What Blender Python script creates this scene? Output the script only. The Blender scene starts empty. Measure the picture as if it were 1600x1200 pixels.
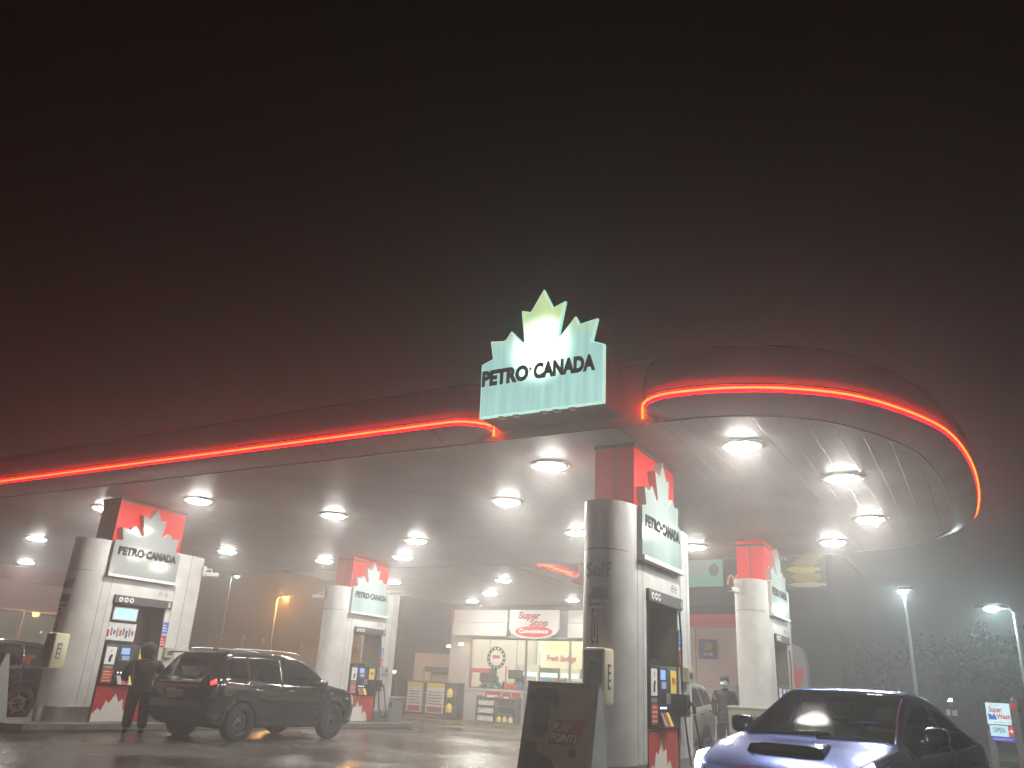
import bpy, bmesh, math, random
from mathutils import Vector, Matrix
random.seed(7)
R = math.radians
sc = bpy.context.scene
col = sc.collection

# ------------------------------------------------------------------ camera, world, exposure
cam_d = bpy.data.cameras.new('camera')
cam = bpy.data.objects.new('camera', cam_d); col.objects.link(cam)
cam_d.sensor_fit = 'HORIZONTAL'; cam_d.sensor_width = 36.0; cam_d.lens = 36.0*1240/1600
cam_d.clip_start = 0.05; cam_d.clip_end = 2000
az, pitch, roll = R(30.704), R(20.637), R(3.142)
def w3(v):   # vector in (right, forward, up) of the level camera to the world of the canopy
    return Vector((v[0]*math.cos(az) - v[1]*math.sin(az), v[0]*math.sin(az) + v[1]*math.cos(az), v[2]))
cp, sp = math.cos(pitch), math.sin(pitch)
Fv = Vector((0, cp, sp)); r0 = Vector((1, 0, 0)); u0 = Vector((0, -sp, cp))
Rv = r0*math.cos(roll) + u0*math.sin(roll); Uv = -r0*math.sin(roll) + u0*math.cos(roll)
Rw, Uw, Fw = w3(Rv), w3(Uv), w3(Fv)
m = Matrix.Identity(4)
for i in range(3):
    m[i][0] = Rw[i]; m[i][1] = Uw[i]; m[i][2] = -Fw[i]
m[0][3], m[1][3], m[2][3] = 0, 0, 1.35
cam.matrix_world = m
sc.camera = cam

world = bpy.data.worlds.new('World'); sc.world = world; world.use_nodes = True
wn = world.node_tree.nodes; wn['Background'].inputs[0].default_value = (0.50, 0.36, 0.30, 1); wn['Background'].inputs[1].default_value = 0.006
sc.view_settings.view_transform = 'Standard'; sc.view_settings.look = 'None'
sc.view_settings.exposure = 0.0; sc.view_settings.gamma = 1.0
try:
    sc.cycles.max_bounces = 7; sc.cycles.volume_bounces = 1; sc.cycles.transparent_max_bounces = 12
    sc.cycles.sample_clamp_indirect = 3.0; sc.cycles.use_light_tree = True
    sc.cycles.caustics_reflective = False; sc.cycles.caustics_refractive = False
except Exception: pass

# ------------------------------------------------------------------ materials
def mat(name, c, rough=0.5, metal=0.0, emit=None, es=0.0, noise=0.0, nscale=6.0, bump=0.0, bscale=40.0, spec=None, coat=0.0):
    M = bpy.data.materials.new(name); M.use_nodes = True
    nt = M.node_tree; b = nt.nodes['Principled BSDF']
    b.inputs['Base Color'].default_value = (*c, 1); b.inputs['Roughness'].default_value = rough; b.inputs['Metallic'].default_value = metal
    if spec is not None: b.inputs['Specular IOR Level'].default_value = spec
    if coat: b.inputs['Coat Weight'].default_value = coat; b.inputs['Coat Roughness'].default_value = 0.05
    if emit is not None:
        b.inputs['Emission Color'].default_value = (*emit, 1); b.inputs['Emission Strength'].default_value = es
    if noise or bump:
        tc = nt.nodes.new('ShaderNodeTexCoord')
    if noise:
        n = nt.nodes.new('ShaderNodeTexNoise'); n.inputs['Scale'].default_value = nscale; n.inputs['Detail'].default_value = 5
        nt.links.new(tc.outputs['Object'], n.inputs['Vector'])
        mr = nt.nodes.new('ShaderNodeMapRange'); mr.inputs['From Min'].default_value = 0.3; mr.inputs['From Max'].default_value = 0.7
        mr.inputs['To Min'].default_value = 1-noise; mr.inputs['To Max'].default_value = 1+noise*0.6
        nt.links.new(n.outputs['Fac'], mr.inputs['Value'])
        mx = nt.nodes.new('ShaderNodeVectorMath'); mx.operation = 'SCALE'; mx.inputs[0].default_value = c
        nt.links.new(mr.outputs[0], mx.inputs['Scale']); nt.links.new(mx.outputs[0], b.inputs['Base Color'])
    if bump:
        n2 = nt.nodes.new('ShaderNodeTexNoise'); n2.inputs['Scale'].default_value = bscale; n2.inputs['Detail'].default_value = 4
        nt.links.new(tc.outputs['Object'], n2.inputs['Vector'])
        bp = nt.nodes.new('ShaderNodeBump'); bp.inputs['Strength'].default_value = bump; bp.inputs['Distance'].default_value = 0.02
        nt.links.new(n2.outputs['Fac'], bp.inputs['Height']); nt.links.new(bp.outputs[0], b.inputs['Normal'])
    return M

def emis(name, c, s):
    return mat(name, tuple(min(0.8, x*0.5) for x in c), 0.4, 0, c, s)

M = {}
M['white'] = mat('white_paint', (.52, .515, .50), .32, noise=.16, nscale=2.5, bump=.05, bscale=3)
M['white2'] = mat('white_panel', (.66, .64, .60), .4, noise=.10, nscale=1.5)
M['fascia_white'] = mat('fascia_white', (.50, .48, .46), .3, noise=.15, nscale=1.2)
M['fascia_red'] = mat('fascia_red', (.26, .035, .032), .25, noise=.15, nscale=1.2, coat=.3)
M['grey'] = mat('grey_metal', (.25, .25, .25), .45, .3, noise=.15)
M['dgrey'] = mat('dark_grey', (.055, .055, .055), .45, noise=.2)
M['black'] = mat('black_plastic', (.012, .012, .013), .35)
M['blackm'] = mat('black_matt', (.015, .014, .013), .8)
M['steel'] = mat('brushed_steel', (.45, .44, .42), .3, .9, noise=.2, nscale=12)
M['chrome'] = mat('chrome', (.7, .7, .7), .1, 1.0)
M['text'] = mat('dark_lettering', (.012, .012, .015), .85, spec=.2)
M['txtgrey'] = mat('grey_lettering', (.16, .15, .15), .5)
M['txtred'] = mat('red_lettering', (.35, .04, .05), .5)
M['txtwhite'] = mat('white_lettering', (.75, .75, .75), .5)
M['cream'] = mat('cream_plastic', (.60, .55, .40), .4, noise=.1)
M['brown'] = mat('dark_brown_panel', (.10, .08, .06), .35, noise=.2)
M['rubber'] = mat('tyre_rubber', (.02, .02, .02), .75, noise=.3, nscale=30)
M['rim'] = mat('dark_rim', (.16, .16, .165), .35, .7)
M['rimsilver'] = mat('silver_rim', (.45, .45, .46), .3, .8)
M['island'] = mat('island_concrete', (.16, .145, .13), .45, noise=.25, nscale=3, bump=.2)
M['kerbsteel'] = mat('kerb_edge', (.33, .32, .30), .35, .6, noise=.2)
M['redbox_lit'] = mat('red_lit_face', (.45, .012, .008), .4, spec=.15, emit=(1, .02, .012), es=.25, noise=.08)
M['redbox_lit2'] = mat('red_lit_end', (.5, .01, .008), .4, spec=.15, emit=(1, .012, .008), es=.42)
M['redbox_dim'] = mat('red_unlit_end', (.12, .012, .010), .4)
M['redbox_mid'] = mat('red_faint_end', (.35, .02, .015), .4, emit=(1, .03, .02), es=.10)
M['red'] = mat('red_paint', (.45, .03, .03), .4, noise=.1)
M['neon'] = mat('neon_core', (.8, .2, .05), .4, emit=(1.0, .09, .001), es=8)
M['neon_ch'] = mat('neon_red_cover', (.5, .0, .0), .6, spec=0.0, emit=(1.0, .0, .003), es=24)
M['lens'] = mat('lamp_lens', (.8, .8, .75), .3, emit=(1.0, .97, .90), es=280)
M['trim'] = mat('lamp_trim', (.55, .53, .5), .3, .3)
M['store_wall'] = mat('store_wall', (.55, .50, .46), .6, noise=.1, nscale=1.2)
M['pink'] = mat('pale_wall', (.60, .50, .47), .55, noise=.08, nscale=.8, bump=.03)
M['darkwall'] = mat('dark_wall', (.035, .033, .032), .8, noise=.3, nscale=.8)
M['yellow'] = mat('yellow', (.70, .55, .04), .5)
M['ylabel'] = mat('yellow_label', (.75, .6, .10), .5)
M['blue'] = mat('blue_sign', (.06, .06, .22), .5)
M['skin'] = mat('skin', (.38, .24, .17), .55)
M['cloth'] = mat('dark_cloth', (.012, .012, .014), .9, noise=.3, nscale=15)
M['cloth2'] = mat('dark_jacket', (.025, .026, .028), .85, noise=.4, nscale=12)
M['hair'] = mat('dark_hair', (.012, .010, .009), .7)
M['mask'] = mat('pale_blue_mask', (.40, .58, .62), .8)
M['foliage'] = mat('foliage', (.018, .022, .017), .8, noise=.5, nscale=2)
M['bark'] = mat('bark', (.09, .075, .06), .9, noise=.3)
M['rock'] = mat('grey_rock', (.22, .20, .18), .9, noise=.4, nscale=2, bump=.6, bscale=4)
M['grass'] = mat('dark_grass', (.035, .045, .025), .95, noise=.4, nscale=1.5, bump=.5, bscale=15)
M['pole'] = mat('pole_metal', (.42, .42, .40), .45, .3, noise=.1)
M['coolerlit'] = emis('cooler_lit', (.7, .95, .9), 1.6)
M['cyan_lamp'] = emis('cool_lamp', (.72, .97, 1.0), 380)
M['orange_lamp'] = emis('sodium_lamp', (1.0, .42, .03), 55)
M['small_lamp'] = emis('small_lamp', (1.0, .95, .85), 28)
M['warm_lamp'] = emis('warm_lamp', (1.0, .88, .55), 14)
M['screen'] = emis('cyan_screen', (.45, .85, .82), .9)
M['bluescr'] = emis('blue_screen', (.25, .45, 1.0), .9)
M['tail'] = mat('tail_lamp', (.35, .01, .01), .2, emit=(1, .02, .015), es=.06)
M['tail_lit'] = mat('tail_lamp_lit', (.5, .02, .02), .2, emit=(1, .05, .03), es=2.2)
M['suv_paint'] = mat('black_car_paint', (.008, .008, .009), .12, .2, coat=1.0)
M['blue_paint'] = mat('blue_car_paint', (.045, .10, .44), .26, .6, coat=.35, noise=.15, nscale=60)
M['silver_paint'] = mat('beige_car_paint', (.50, .47, .40), .3, .3, coat=.6)
M['darkblue'] = mat('dark_blue_plastic', (.01, .015, .05), .25, coat=.5)
M['dark_paint'] = mat('dark_car_paint', (.02, .02, .022), .2, .3, coat=1.0)
M['clad'] = mat('grey_cladding', (.03, .03, .03), .6)
M['interior'] = mat('car_interior', (.02, .02, .02), .8)
M['head_lit'] = emis('headlamp_lit', (.85, 1.0, .95), 45)
M['head_off'] = mat('headlamp_glass', (.35, .36, .37), .08, .3)
M['plate'] = mat('licence_plate', (.35, .35, .34), .4)

def glass(name, tint, gloss_rough=.03, fac=.85):
    G = bpy.data.materials.new(name); G.use_nodes = True; nt = G.node_tree
    for n in list(nt.nodes): nt.nodes.remove(n)
    o = nt.nodes.new('ShaderNodeOutputMaterial'); t = nt.nodes.new('ShaderNodeBsdfTransparent'); g = nt.nodes.new('ShaderNodeBsdfGlossy')
    t.inputs[0].default_value = (*tint, 1); g.inputs['Roughness'].default_value = gloss_rough; g.inputs[0].default_value = (fac, fac, fac, 1)
    f = nt.nodes.new('ShaderNodeFresnel'); f.inputs[0].default_value = 1.5
    mx = nt.nodes.new('ShaderNodeMixShader'); nt.links.new(f.outputs[0], mx.inputs[0]); nt.links.new(t.outputs[0], mx.inputs[1]); nt.links.new(g.outputs[0], mx.inputs[2])
    nt.links.new(mx.outputs[0], o.inputs[0]); return G
M['carglass'] = glass('tinted_car_glass', (.10, .11, .10))
M['windscreen'] = glass('windscreen_glass', (.50, .55, .51), .10, .06)
M['shopglass'] = glass('shop_glass', (.92, .95, .93))

def node_ground():
    G = bpy.data.materials.new('wet_asphalt'); G.use_nodes = True; nt = G.node_tree; b = nt.nodes['Principled BSDF']
    tc = nt.nodes.new('ShaderNodeTexCoord')
    n1 = nt.nodes.new('ShaderNodeTexNoise'); n1.inputs['Scale'].default_value = .35; n1.inputs['Detail'].default_value = 6; n1.inputs['Distortion'].default_value = .4
    n2 = nt.nodes.new('ShaderNodeTexNoise'); n2.inputs['Scale'].default_value = 45; n2.inputs['Detail'].default_value = 3
    n3 = nt.nodes.new('ShaderNodeTexNoise'); n3.inputs['Scale'].default_value = 1.6; n3.inputs['Detail'].default_value = 8
    for n in (n1, n2, n3): nt.links.new(tc.outputs['Object'], n.inputs['Vector'])
    cr = nt.nodes.new('ShaderNodeValToRGB'); cr.color_ramp.elements[0].color = (.038, .032, .027, 1); cr.color_ramp.elements[1].color = (.115, .098, .084, 1)
    cr.color_ramp.elements[0].position = .3; cr.color_ramp.elements[1].position = .72
    nt.links.new(n3.outputs['Fac'], cr.inputs[0])
    # joints between the slabs
    br = nt.nodes.new('ShaderNodeTexBrick'); br.offset = 0; br.inputs['Scale'].default_value = 1; br.inputs['Brick Width'].default_value = 4.5; br.inputs['Row Height'].default_value = 4.5
    br.inputs['Mortar Size'].default_value = .035; br.inputs['Color1'].default_value = (1, 1, 1, 1); br.inputs['Color2'].default_value = (.8, .8, .8, 1); br.inputs['Mortar'].default_value = (.3, .3, .3, 1)
    nt.links.new(tc.outputs['Object'], br.inputs['Vector'])
    mx = nt.nodes.new('ShaderNodeMix'); mx.data_type = 'RGBA'; mx.blend_type = 'MULTIPLY'; mx.inputs[0].default_value = 1
    nt.links.new(cr.outputs[0], mx.inputs[6]); nt.links.new(br.outputs['Color'], mx.inputs[7]); nt.links.new(mx.outputs[2], b.inputs['Base Color'])
    mr = nt.nodes.new('ShaderNodeMapRange'); mr.inputs['From Min'].default_value = .38; mr.inputs['From Max'].default_value = .62; mr.inputs['To Min'].default_value = .08; mr.inputs['To Max'].default_value = .34
    nt.links.new(n1.outputs['Fac'], mr.inputs['Value']); nt.links.new(mr.outputs[0], b.inputs['Roughness'])
    bp = nt.nodes.new('ShaderNodeBump'); bp.inputs['Strength'].default_value = .35; bp.inputs['Distance'].default_value = .01
    ad = nt.nodes.new('ShaderNodeMath'); ad.operation = 'ADD'; nt.links.new(n2.outputs['Fac'], ad.inputs[0]); nt.links.new(n3.outputs['Fac'], ad.inputs[1])
    nt.links.new(ad.outputs[0], bp.inputs['Height']); nt.links.new(bp.outputs[0], b.inputs['Normal'])
    b.inputs['Specular IOR Level'].default_value = .6
    return G
M['ground'] = node_ground()

def node_ceiling():
    G = bpy.data.materials.new('ceiling_panels'); G.use_nodes = True; nt = G.node_tree; b = nt.nodes['Principled BSDF']
    tc = nt.nodes.new('ShaderNodeTexCoord'); sx = nt.nodes.new('ShaderNodeSeparateXYZ'); nt.links.new(tc.outputs['Object'], sx.inputs[0])
    def groove(period, width):
        md = nt.nodes.new('ShaderNodeMath'); md.operation = 'PINGPONG'; md.inputs[1].default_value = period/2
        nt.links.new(sx.outputs[0], md.inputs[0])
        mr = nt.nodes.new('ShaderNodeMapRange'); mr.inputs['From Min'].default_value = 0; mr.inputs['From Max'].default_value = width
        nt.links.new(md.outputs[0], mr.inputs['Value']); return mr.outputs[0]
    g1 = groove(.305, .007); g2 = groove(1.83, .014)
    mn = nt.nodes.new('ShaderNodeMath'); mn.operation = 'MULTIPLY'
    mr1 = nt.nodes.new('ShaderNodeMapRange'); mr1.inputs['To Min'].default_value = .32; nt.links.new(g1, mr1.inputs['Value'])
    mr2 = nt.nodes.new('ShaderNodeMapRange'); mr2.inputs['To Min'].default_value = .45; nt.links.new(g2, mr2.inputs['Value'])
    nt.links.new(mr1.outputs[0], mn.inputs[0]); nt.links.new(mr2.outputs[0], mn.inputs[1])
    no = nt.nodes.new('ShaderNodeTexNoise'); no.inputs['Scale'].default_value = .8; no.inputs['Detail'].default_value = 5; nt.links.new(tc.outputs['Object'], no.inputs['Vector'])
    nr = nt.nodes.new('ShaderNodeMapRange'); nr.inputs['From Min'].default_value = .3; nr.inputs['From Max'].default_value = .7; nr.inputs['To Min'].default_value = .78; nr.inputs['To Max'].default_value = 1.05; nt.links.new(no.outputs['Fac'], nr.inputs['Value'])
    m2 = nt.nodes.new('ShaderNodeMath'); m2.operation = 'MULTIPLY'; nt.links.new(mn.outputs[0], m2.inputs[0]); nt.links.new(nr.outputs[0], m2.inputs[1])
    sc_ = nt.nodes.new('ShaderNodeVectorMath'); sc_.operation = 'SCALE'; sc_.inputs[0].default_value = (.33, .32, .30); nt.links.new(m2.outputs[0], sc_.inputs['Scale'])
    nt.links.new(sc_.outputs[0], b.inputs['Base Color'])
    b.inputs['Roughness'].default_value = .48; b.inputs['Specular IOR Level'].default_value = .3
    # each plank is very slightly dished, so reflections break into streaks
    mp = nt.nodes.new('ShaderNodeMapping'); mp.inputs['Scale'].default_value = (6.5, .25, 1); nt.links.new(tc.outputs['Object'], mp.inputs[0])
    n3 = nt.nodes.new('ShaderNodeTexNoise'); n3.inputs['Scale'].default_value = 1; n3.inputs['Detail'].default_value = 3; nt.links.new(mp.outputs[0], n3.inputs['Vector'])
    a1 = nt.nodes.new('ShaderNodeMath'); a1.operation = 'ADD'; nt.links.new(n3.outputs['Fac'], a1.inputs[0]); nt.links.new(g1, a1.inputs[1])
    bp = nt.nodes.new('ShaderNodeBump'); bp.inputs['Strength'].default_value = .5; bp.inputs['Distance'].default_value = .01
    nt.links.new(a1.outputs[0], bp.inputs['Height']); nt.links.new(bp.outputs[0], b.inputs['Normal'])
    return G
M['ceiling'] = node_ceiling()

def node_sign(name, hot, base, hotc, top, s, rad):
    """back-lit acrylic: tubes behind the face make a brighter core and faint upright streaks"""
    G = bpy.data.materials.new(name); G.use_nodes = True; nt = G.node_tree; b = nt.nodes['Principled BSDF']
    b.inputs['Base Color'].default_value = (.19, .21, .205, 1); b.inputs['Roughness'].default_value = .10
    tc = nt.nodes.new('ShaderNodeTexCoord')
    di = nt.nodes.new('ShaderNodeVectorMath'); di.operation = 'DISTANCE'; di.inputs[1].default_value = hot; nt.links.new(tc.outputs['Object'], di.inputs[0])
    mr = nt.nodes.new('ShaderNodeMapRange'); mr.interpolation_type = 'SMOOTHERSTEP'; mr.inputs['From Min'].default_value = 0; mr.inputs['From Max'].default_value = rad; mr.inputs['To Min'].default_value = 1; mr.inputs['To Max'].default_value = 0
    nt.links.new(di.outputs['Value'], mr.inputs['Value'])
    sx = nt.nodes.new('ShaderNodeSeparateXYZ'); nt.links.new(tc.outputs['Object'], sx.inputs[0])
    tz = nt.nodes.new('ShaderNodeMapRange'); tz.inputs['From Min'].default_value = hot[2]+.05; tz.inputs['From Max'].default_value = hot[2]+.5; nt.links.new(sx.outputs[2], tz.inputs['Value'])
    c1 = nt.nodes.new('ShaderNodeMix'); c1.data_type = 'RGBA'; c1.inputs[6].default_value = (*base, 1); c1.inputs[7].default_value = (*top, 1); nt.links.new(tz.outputs[0], c1.inputs[0])
    c2 = nt.nodes.new('ShaderNodeMix'); c2.data_type = 'RGBA'; c2.inputs[7].default_value = (*hotc, 1); nt.links.new(mr.outputs[0], c2.inputs[0]); nt.links.new(c1.outputs[2], c2.inputs[6])
    mp = nt.nodes.new('ShaderNodeMapping'); mp.inputs['Scale'].default_value = (7, 7, .5); nt.links.new(tc.outputs['Object'], mp.inputs[0])
    n = nt.nodes.new('ShaderNodeTexNoise'); n.inputs['Scale'].default_value = 1.5; n.inputs['Detail'].default_value = 3; nt.links.new(mp.outputs[0], n.inputs['Vector'])
    nr = nt.nodes.new('ShaderNodeMapRange'); nr.inputs['From Min'].default_value = .3; nr.inputs['From Max'].default_value = .7; nr.inputs['To Min'].default_value = .86*s; nr.inputs['To Max'].default_value = 1.12*s; nt.links.new(n.outputs['Fac'], nr.inputs['Value'])
    nt.links.new(c2.outputs[2], b.inputs['Emission Color']); nt.links.new(nr.outputs[0], b.inputs['Emission Strength'])
    return G

# ------------------------------------------------------------------ mesh helpers
class MB:
    def __init__(s): s.v = []; s.f = []; s.mi = []
    def add(s, vs, fs, mi=0):
        o = len(s.v); s.v += [tuple(v) for v in vs]; s.f += [tuple(i+o for i in f) for f in fs]; s.mi += [mi]*len(fs); return s
    def box(s, x0, x1, y0, y1, z0, z1, mi=0):
        return s.add([(x0,y0,z0),(x1,y0,z0),(x1,y1,z0),(x0,y1,z0),(x0,y0,z1),(x1,y0,z1),(x1,y1,z1),(x0,y1,z1)],
                     [(0,3,2,1),(4,5,6,7),(0,1,5,4),(1,2,6,5),(2,3,7,6),(3,0,4,7)], mi)
    def rbox(s, x0, x1, y0, y1, z0, z1, r=.02, mi=0):
        b = bmesh.new(); bmesh.ops.create_cube(b, size=1)
        for v in b.verts:
            v.co = Vector(((x0+x1)/2+v.co.x*(x1-x0), (y0+y1)/2+v.co.y*(y1-y0), (z0+z1)/2+v.co.z*(z1-z0)))
        bmesh.ops.bevel(b, geom=list(b.edges), offset=r, segments=2, affect='EDGES', profile=.5)
        b.verts.index_update(); s.add([v.co[:] for v in b.verts], [[v.index for v in f.verts] for f in b.faces], mi); b.free(); return s
    def prism(s, poly, a0, a1, fn, mi=0):
        """poly 2D, extruded between a0 and a1; fn(u, v, a) -> xyz"""
        n = len(poly); vs = [fn(p[0], p[1], a0) for p in poly]+[fn(p[0], p[1], a1) for p in poly]
        fs = [tuple(range(n))[::-1], tuple(range(n, 2*n))]+[(i, (i+1) % n, n+(i+1) % n, n+i) for i in range(n)]
        return s.add(vs, fs, mi)
    def tube(s, pts, rad, seg=8, mi=0, cap=True):
        pts = [Vector(p) for p in pts]; n = len(pts); rads = rad if isinstance(rad, (list, tuple)) else [rad]*n
        vs = []; prev = None
        for i, p in enumerate(pts):
            d = (pts[min(i+1, n-1)]-pts[max(i-1, 0)]).normalized()
            if prev is None: a = d.cross(Vector((0, 0, 1)) if abs(d.z) < .9 else Vector((1, 0, 0))).normalized()
            else: a = (prev - d*prev.dot(d)).normalized()
            prev = a; b = d.cross(a)
            for k in range(seg):
                t = 2*math.pi*k/seg; vs.append(p+a*math.cos(t)*rads[i]+b*math.sin(t)*rads[i])
        fs = [(i*seg+k, i*seg+(k+1) % seg, (i+1)*seg+(k+1) % seg, (i+1)*seg+k) for i in range(n-1) for k in range(seg)]
        if cap: fs += [tuple(range(seg))[::-1], tuple(range((n-1)*seg, n*seg))]
        return s.add(vs, fs, mi)
    def lathe(s, prof, o=(0, 0, 0), ax='z', seg=24, mi=0, cap=True):
        """prof (r, h) around axis"""
        vs = []; n = len(prof)
        for r, h in prof:
            for k in range(seg):
                t = 2*math.pi*k/seg; c, q = r*math.cos(t), r*math.sin(t)
                v = {'z': (c, q, h), 'y': (c, h, q), 'x': (h, c, q)}[ax]; vs.append((v[0]+o[0], v[1]+o[1], v[2]+o[2]))
        fs = [(i*seg+k, i*seg+(k+1) % seg, (i+1)*seg+(k+1) % seg, (i+1)*seg+k) for i in range(n-1) for k in range(seg)]
        if cap: fs += [tuple(range(seg))[::-1], tuple(range((n-1)*seg, n*seg))]
        return s.add(vs, fs, mi)
    def build(s, name, ms, parent=None, off=(0, 0, 0), smooth=None, bevel=0):
        me = bpy.data.meshes.new(name); me.from_pydata([(v[0]-off[0], v[1]-off[1], v[2]-off[2]) for v in s.v], [], s.f)
        for mm in (ms if isinstance(ms, (list, tuple)) else [ms]): me.materials.append(mm)
        for p, i in zip(me.polygons, s.mi): p.material_index = i
        b = bmesh.new(); b.from_mesh(me); bmesh.ops.recalc_face_normals(b, faces=b.faces)
        b.to_mesh(me); b.free()
        if smooth:
            me.polygons.foreach_set('use_smooth', [True]*len(me.polygons)); me.set_sharp_from_angle(angle=R(smooth))
        o = bpy.data.objects.new(name, me); col.objects.link(o)
        if parent: o.parent = parent
        elif off != (0, 0, 0): o.location = off
        if bevel:
            bv = o.modifiers.new('bevel', 'BEVEL'); bv.width = bevel; bv.segments = 2; bv.limit_method = 'ANGLE'
        return o

def thing(name, label, cat, loc=(0, 0, 0), rz=0, group=None):
    o = bpy.data.objects.new(name, None); col.objects.link(o); o.location = loc; o.rotation_euler = (0, 0, rz)
    o['label'] = label; o['category'] = cat
    if group: o['group'] = group
    return o
def tag(o, label=None, cat=None, group=None, kind=None):
    if label: o['label'] = label
    if cat: o['category'] = cat
    if group: o['group'] = group
    if kind: o['kind'] = kind
    return o

_fonts = {}
def text(body, h, mt, parent, fn, name='lettering', bold=.0, sx=1.0, shear=0.0, align='CENTER', depth=.004, off=(0,0,0), width=None, spacing=1.0):
    """text as mesh; fn(u, v, d) places it: u right, v up from the baseline, d out of the surface"""
    cu = bpy.data.curves.new('t', 'FONT'); cu.body = body; cu.size = h/.72; cu.align_x = align; cu.offset = bold*h; cu.shear = shear
    cu.space_character = spacing; cu.extrude = depth/2; cu.resolution_u = 3
    to = bpy.data.objects.new('t', cu); col.objects.link(to)
    bpy.context.view_layer.update()
    me = bpy.data.meshes.new_from_object(to.evaluated_get(bpy.context.evaluated_depsgraph_get()))
    bpy.data.objects.remove(to); bpy.data.curves.remove(cu)
    xs = [v.co.x for v in me.vertices]
    if not xs: return None
    k = sx if width is None else width/(max(xs)-min(xs)); c = (max(xs)+min(xs))/2 if align == 'CENTER' else min(xs)
    for v in me.vertices:
        p = fn((v.co.x-c)*k, v.co.y, v.co.z+depth/2+.002); v.co = (p[0]-off[0], p[1]-off[1], p[2]-off[2])
    me.materials.clear(); me.materials.append(mt)
    o = bpy.data.objects.new(name, me); col.objects.link(o)
    if parent: o.parent = parent
    return o
def onX(x, y, z, s=1): return lambda u, v, d: (x+s*d, y+s*u, z+v)       # on a wall that faces +x
def onY(y, x, z): return lambda u, v, d: (x+u, y-d, z+v)                # on a wall that faces the viewer (-y)

def gz(y): return -0.0007*(max(8.0, min(35.0, y))-8.0)**2

# ------------------------------------------------------------------ ground
g = MB(); xs = [-400, -120, -60, -40, -30, -22, -16, -10, -5, 0, 5, 10, 30, 80, 400]
ys = [-200, -40, -5, 2, 8, 10, 12, 14, 16, 18, 20, 22, 24, 26, 28, 30, 32, 33.5, 35, 45, 60, 100, 400]
vs = [(x, y, gz(y)) for y in ys for x in xs]; nx = len(xs)
g.add(vs, [(j*nx+i, j*nx+i+1, (j+1)*nx+i+1, (j+1)*nx+i) for j in range(len(ys)-1) for i in range(nx-1)])
tag(g.build('ground', M['ground'], smooth=40), kind='structure')

# ------------------------------------------------------------------ canopy
CZ = 4.85
def catmull(P, n=6):
    out = []
    for i in range(len(P)-1):
        p0 = P[max(i-1, 0)]; p1 = P[i]; p2 = P[i+1]; p3 = P[min(i+2, len(P)-1)]
        for k in range(n):
            t = k/n; out.append(tuple(.5*((2*p1[a])+(-p0[a]+p2[a])*t+(2*p0[a]-5*p1[a]+4*p2[a]-p3[a])*t*t+(-p0[a]+3*p1[a]-3*p2[a]+p3[a])*t**3) for a in range(len(p1))))
    out.append(tuple(P[-1])); return out
FY = 10.05
lobe = catmull([(-3.35, FY), (-2.75, 10.09), (-2.05, 10.36), (-1.38, 10.92), (-.78, 12.0), (-.47, 13.1), (-.28, 15.05), (-.27, 17.6), (-.5, 19.4), (-1.35, 20.8), (-2.9, 21.6), (-4.6, 21.92), (-6.5, 22.0)], 5)
leftend = catmull([(-31, FY), (-33, 10.5), (-34.4, 12.0), (-34.8, 15), (-34.8, 17.5), (-34.3, 20), (-33, 21.5), (-31, 22.0)], 5)
WX0, WX1, WY = -22.6, -12.9, 34.3
outline = [(-3.35, FY)]+lobe[1:]+[(WX1, 22.0), (WX1, WY), (WX0, WY), (WX0, 22.0)]+leftend[::-1]
can = thing('fuel_canopy', 'long grey canopy with rounded red lit end over the fuel pumps', 'canopy', (-17, 16, CZ))
COFF = (-17, 16, CZ)
c = MB(); c.add([(x, y, CZ) for x, y in outline], [tuple(range(len(outline)))])
ceil = c.build('ceiling', M['ceiling'], can, off=(-17, 16, CZ))
rf = MB(); rf.add([(x, y, CZ+.9) for x, y in outline], [tuple(range(len(outline)))])
rf.build('roof', M['grey'], can, off=COFF)
PROF = [(-.02, .0), (.0, .0), (.10, .015), (.33, .09), (.40, .135), (.425, .150), (.447, .172), (.460, .22), (.447, .268), (.425, .303), (.43, .31), (.47, .38), (.475, .50), (.45, .65), (.38, .80), (.26, .91), (.10, .97), (-.25, .99)]
PM = [0, 0, 0, 0, 0, 0, 2, 2, 0, 0, 1, 1, 1, 1, 1, 1, 1]
def sweep(path, prof, pm, mb, scale=None):
    n = len(path); N = []
    for i in range(n):
        a = Vector(path[max(i-1, 0)]); b = Vector(path[min(i+1, n-1)]); d = (b-a).normalized(); N.append(Vector((d.y, -d.x)))
    k = len(prof); vs = []
    for i, p in enumerate(path):
        s = 1 if scale is None else scale[i]
        for o, h in prof: vs.append((p[0]+N[i].x*o*s, p[1]+N[i].y*o*s, CZ+h))
    o0 = len(mb.v); mb.v += vs
    for i in range(n-1):
        for j in range(k-1):
            mb.f.append((o0+i*k+j, o0+(i+1)*k+j, o0+(i+1)*k+j+1, o0+i*k+j+1)); mb.mi.append(pm[j])
    return N
def curl(x, s, r=.12, n=6):
    """the fascia turns back towards the canopy beside the sign; s = +1 for the end that lies to the right of the gap"""
    return [(x+s*(r-r*math.cos(t)), FY+r-r*math.sin(t)+0) for t in [math.pi/2*i/n for i in range(n+1)]]
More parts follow.
